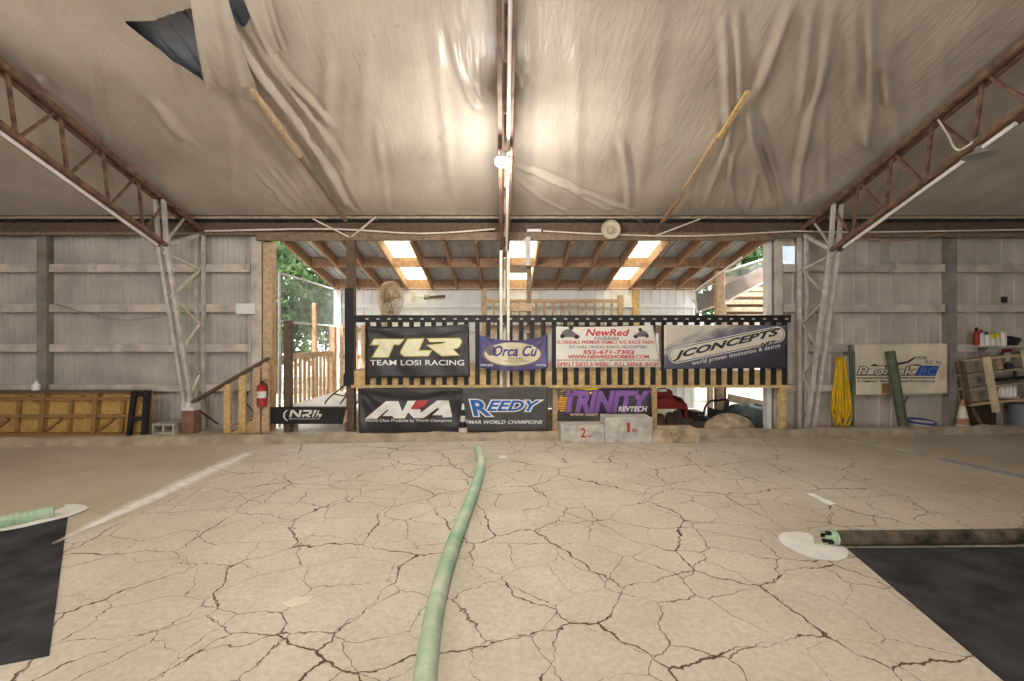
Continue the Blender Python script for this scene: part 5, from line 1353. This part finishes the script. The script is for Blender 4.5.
# ------------------------------------------------------------------ trees outside
LG = leaf_mat('leaf_green', (36, 60, 30), (98, 124, 66)); LG2 = leaf_mat('leaf_dark', (26, 46, 26), (76, 104, 56))
def tree(x, y, h, cr, n, label, m, zlow=.35, size=.17):
    t = thing('tree', label, 'tree', (x, y, 0), 'trees outside')
    b = MB(); b.tube([(x, y, -.01), (x + .08, y, h * .35), (x - .05, y + .1, h * .7)], [.15, .11, .05], 10)
    b.build('trunk', M_BARK, t, smooth=True)
    k = rng.normal(size=(n, 3)); k /= np.linalg.norm(k, axis=1)[:, None]; rad = rng.uniform(.35, 1, n) ** .6
    cl = rng.normal(size=(26, 3)); cl /= np.linalg.norm(cl, axis=1)[:, None]; cl *= rng.uniform(.5, .95, (26, 1))
    ci = rng.integers(0, 26, n); ctr = cl[ci] + k * (rad * .33)[:, None]
    hz = h * (1 - zlow) / 2
    P = np.array([x, y, h * zlow + hz]) + ctr * np.array([cr, cr, hz])
    a = rng.normal(size=(n, 3)); a /= np.linalg.norm(a, axis=1)[:, None]
    c = np.cross(a, rng.normal(size=(n, 3))); c /= np.linalg.norm(c, axis=1)[:, None]
    s = rng.uniform(.6, 1.2, n)[:, None] * size
    V_ = np.stack([P - a * s, P + c * s * .45, P + a * s, P - c * s * .45], 1).reshape(-1, 3)
    b = MB(); b.v = [tuple(q) for q in V_]; b.f = [tuple(range(4 * i, 4 * i + 4)) for i in range(n)]
    b.build('foliage', m, t, fixn=False)
tree(-7.3, 14.5, 6.5, 1.9, 3200, 'leafy green tree nearest the chain link fence', LG, .12)
tree(-5.6, 15.8, 6.0, 1.5, 2600, 'dark bushy tree beyond the corner of the white far wall', LG2, .1)
tree(-9.6, 17.5, 7.5, 2.2, 3000, 'tall dark tree far behind the wooden stairs post', LG2, .15)
tree(-7.0, 19.5, 5.0, 2.6, 3000, 'broad pale tree farthest behind the fence', LG, .05)
tree(6.6, 15.5, 6.5, 2.0, 2600, 'dark tree behind the outdoor stairs', LG2, .22)
tree(7.9, 13.2, 5.6, 1.5, 2600, 'dark bush nearest the outdoor stairs', LG2, .3)
tree(9.2, 17.0, 6.5, 2.2, 2600, 'dark tree further along beyond the outdoor stairs', LG2, .22)

# ------------------------------------------------------------------ light, camera, view
w = bpy.data.worlds.new('World'); scn.world = w; w.use_nodes = True
bg = w.node_tree.nodes['Background']; bg.inputs['Color'].default_value = (.86, .92, 1.0, 1); bg.inputs['Strength'].default_value = 6.0
sun = bpy.data.lights.new('sun', 'SUN'); sun.energy = 8.0; sun.angle = math.radians(1.5); sun.color = (1, .95, .86)
so = bpy.data.objects.new('sun', sun); COL.objects.link(so)
sd = Vector((.35, .38, -.85)); so.rotation_euler = sd.to_track_quat('-Z', 'Y').to_euler(); so.location = (0, 20, 20)
def lamp_light(x, y, z, e, r=.1, col=(1, .96, .91), down=False):
    l = bpy.data.lights.new('lamp_light', 'SPOT' if down else 'POINT'); l.energy = e; l.shadow_soft_size = r; l.color = col
    if down: l.spot_size = math.radians(164); l.spot_blend = .6
    o = bpy.data.objects.new('lamp_light', l); o.location = (x, y, z); COL.objects.link(o); return o
lamp_light(0, 5.55, 3.74, 150)
# added fill lamps, out of view behind the camera, to brighten the hall
def fill_lamp(x, y, label):
    z = 3.32 + .339 * (7.95 - y) - .9
    t = thing('pendant_lamp', label, 'lamp', (x, y, z))  # added fill lamp, shares the names pendant_lamp and lamp_shade with the real lamps
    b = MB(); b.lathe((x, y, z), [(.17, 0), (.16, .02), (.06, .1), (.03, .24)], 24); b.build('lamp_shade', M_GALV, t, smooth=True)
    b = MB(); b.lathe((x, y, z - .03), [(.03, 0), (.08, .02), (.08, .05)], 16); b.build('bulb', em, t, smooth=True)
    b = MB(); b.tube([(x, y, z + .23), (x, y, z + .9)], .012, 6); b.build('fill_lamp_chain', M_POST, t)
    lamp_light(x, y, z - .16, 330, .15)
fill_lamp(.03, .0, 'added fill lamp on the central roof frame behind the viewer')
fill_lamp(-5.7, .4, 'added fill lamp on the roof frame with the terracotta foot')

cam = bpy.data.cameras.new('camera'); co = bpy.data.objects.new('camera', cam); COL.objects.link(co)
co.location = (0, 0, ZC); co.rotation_euler = (math.pi / 2, 0, 0)
cam.sensor_width = 36; cam.lens = 36 * F / 1024; cam.shift_x = (512 - CX) / 1024; cam.shift_y = (CY - 340.5) / 1024
cam.clip_start = .05; cam.clip_end = 200
scn.camera = co
vs = scn.view_settings; vs.view_transform = 'Standard'; vs.look = 'None'; vs.gamma = 1; vs.use_curve_mapping = False; vs.exposure = 0.22
for o in scn.objects:
    if '_w' in o: del o['_w']
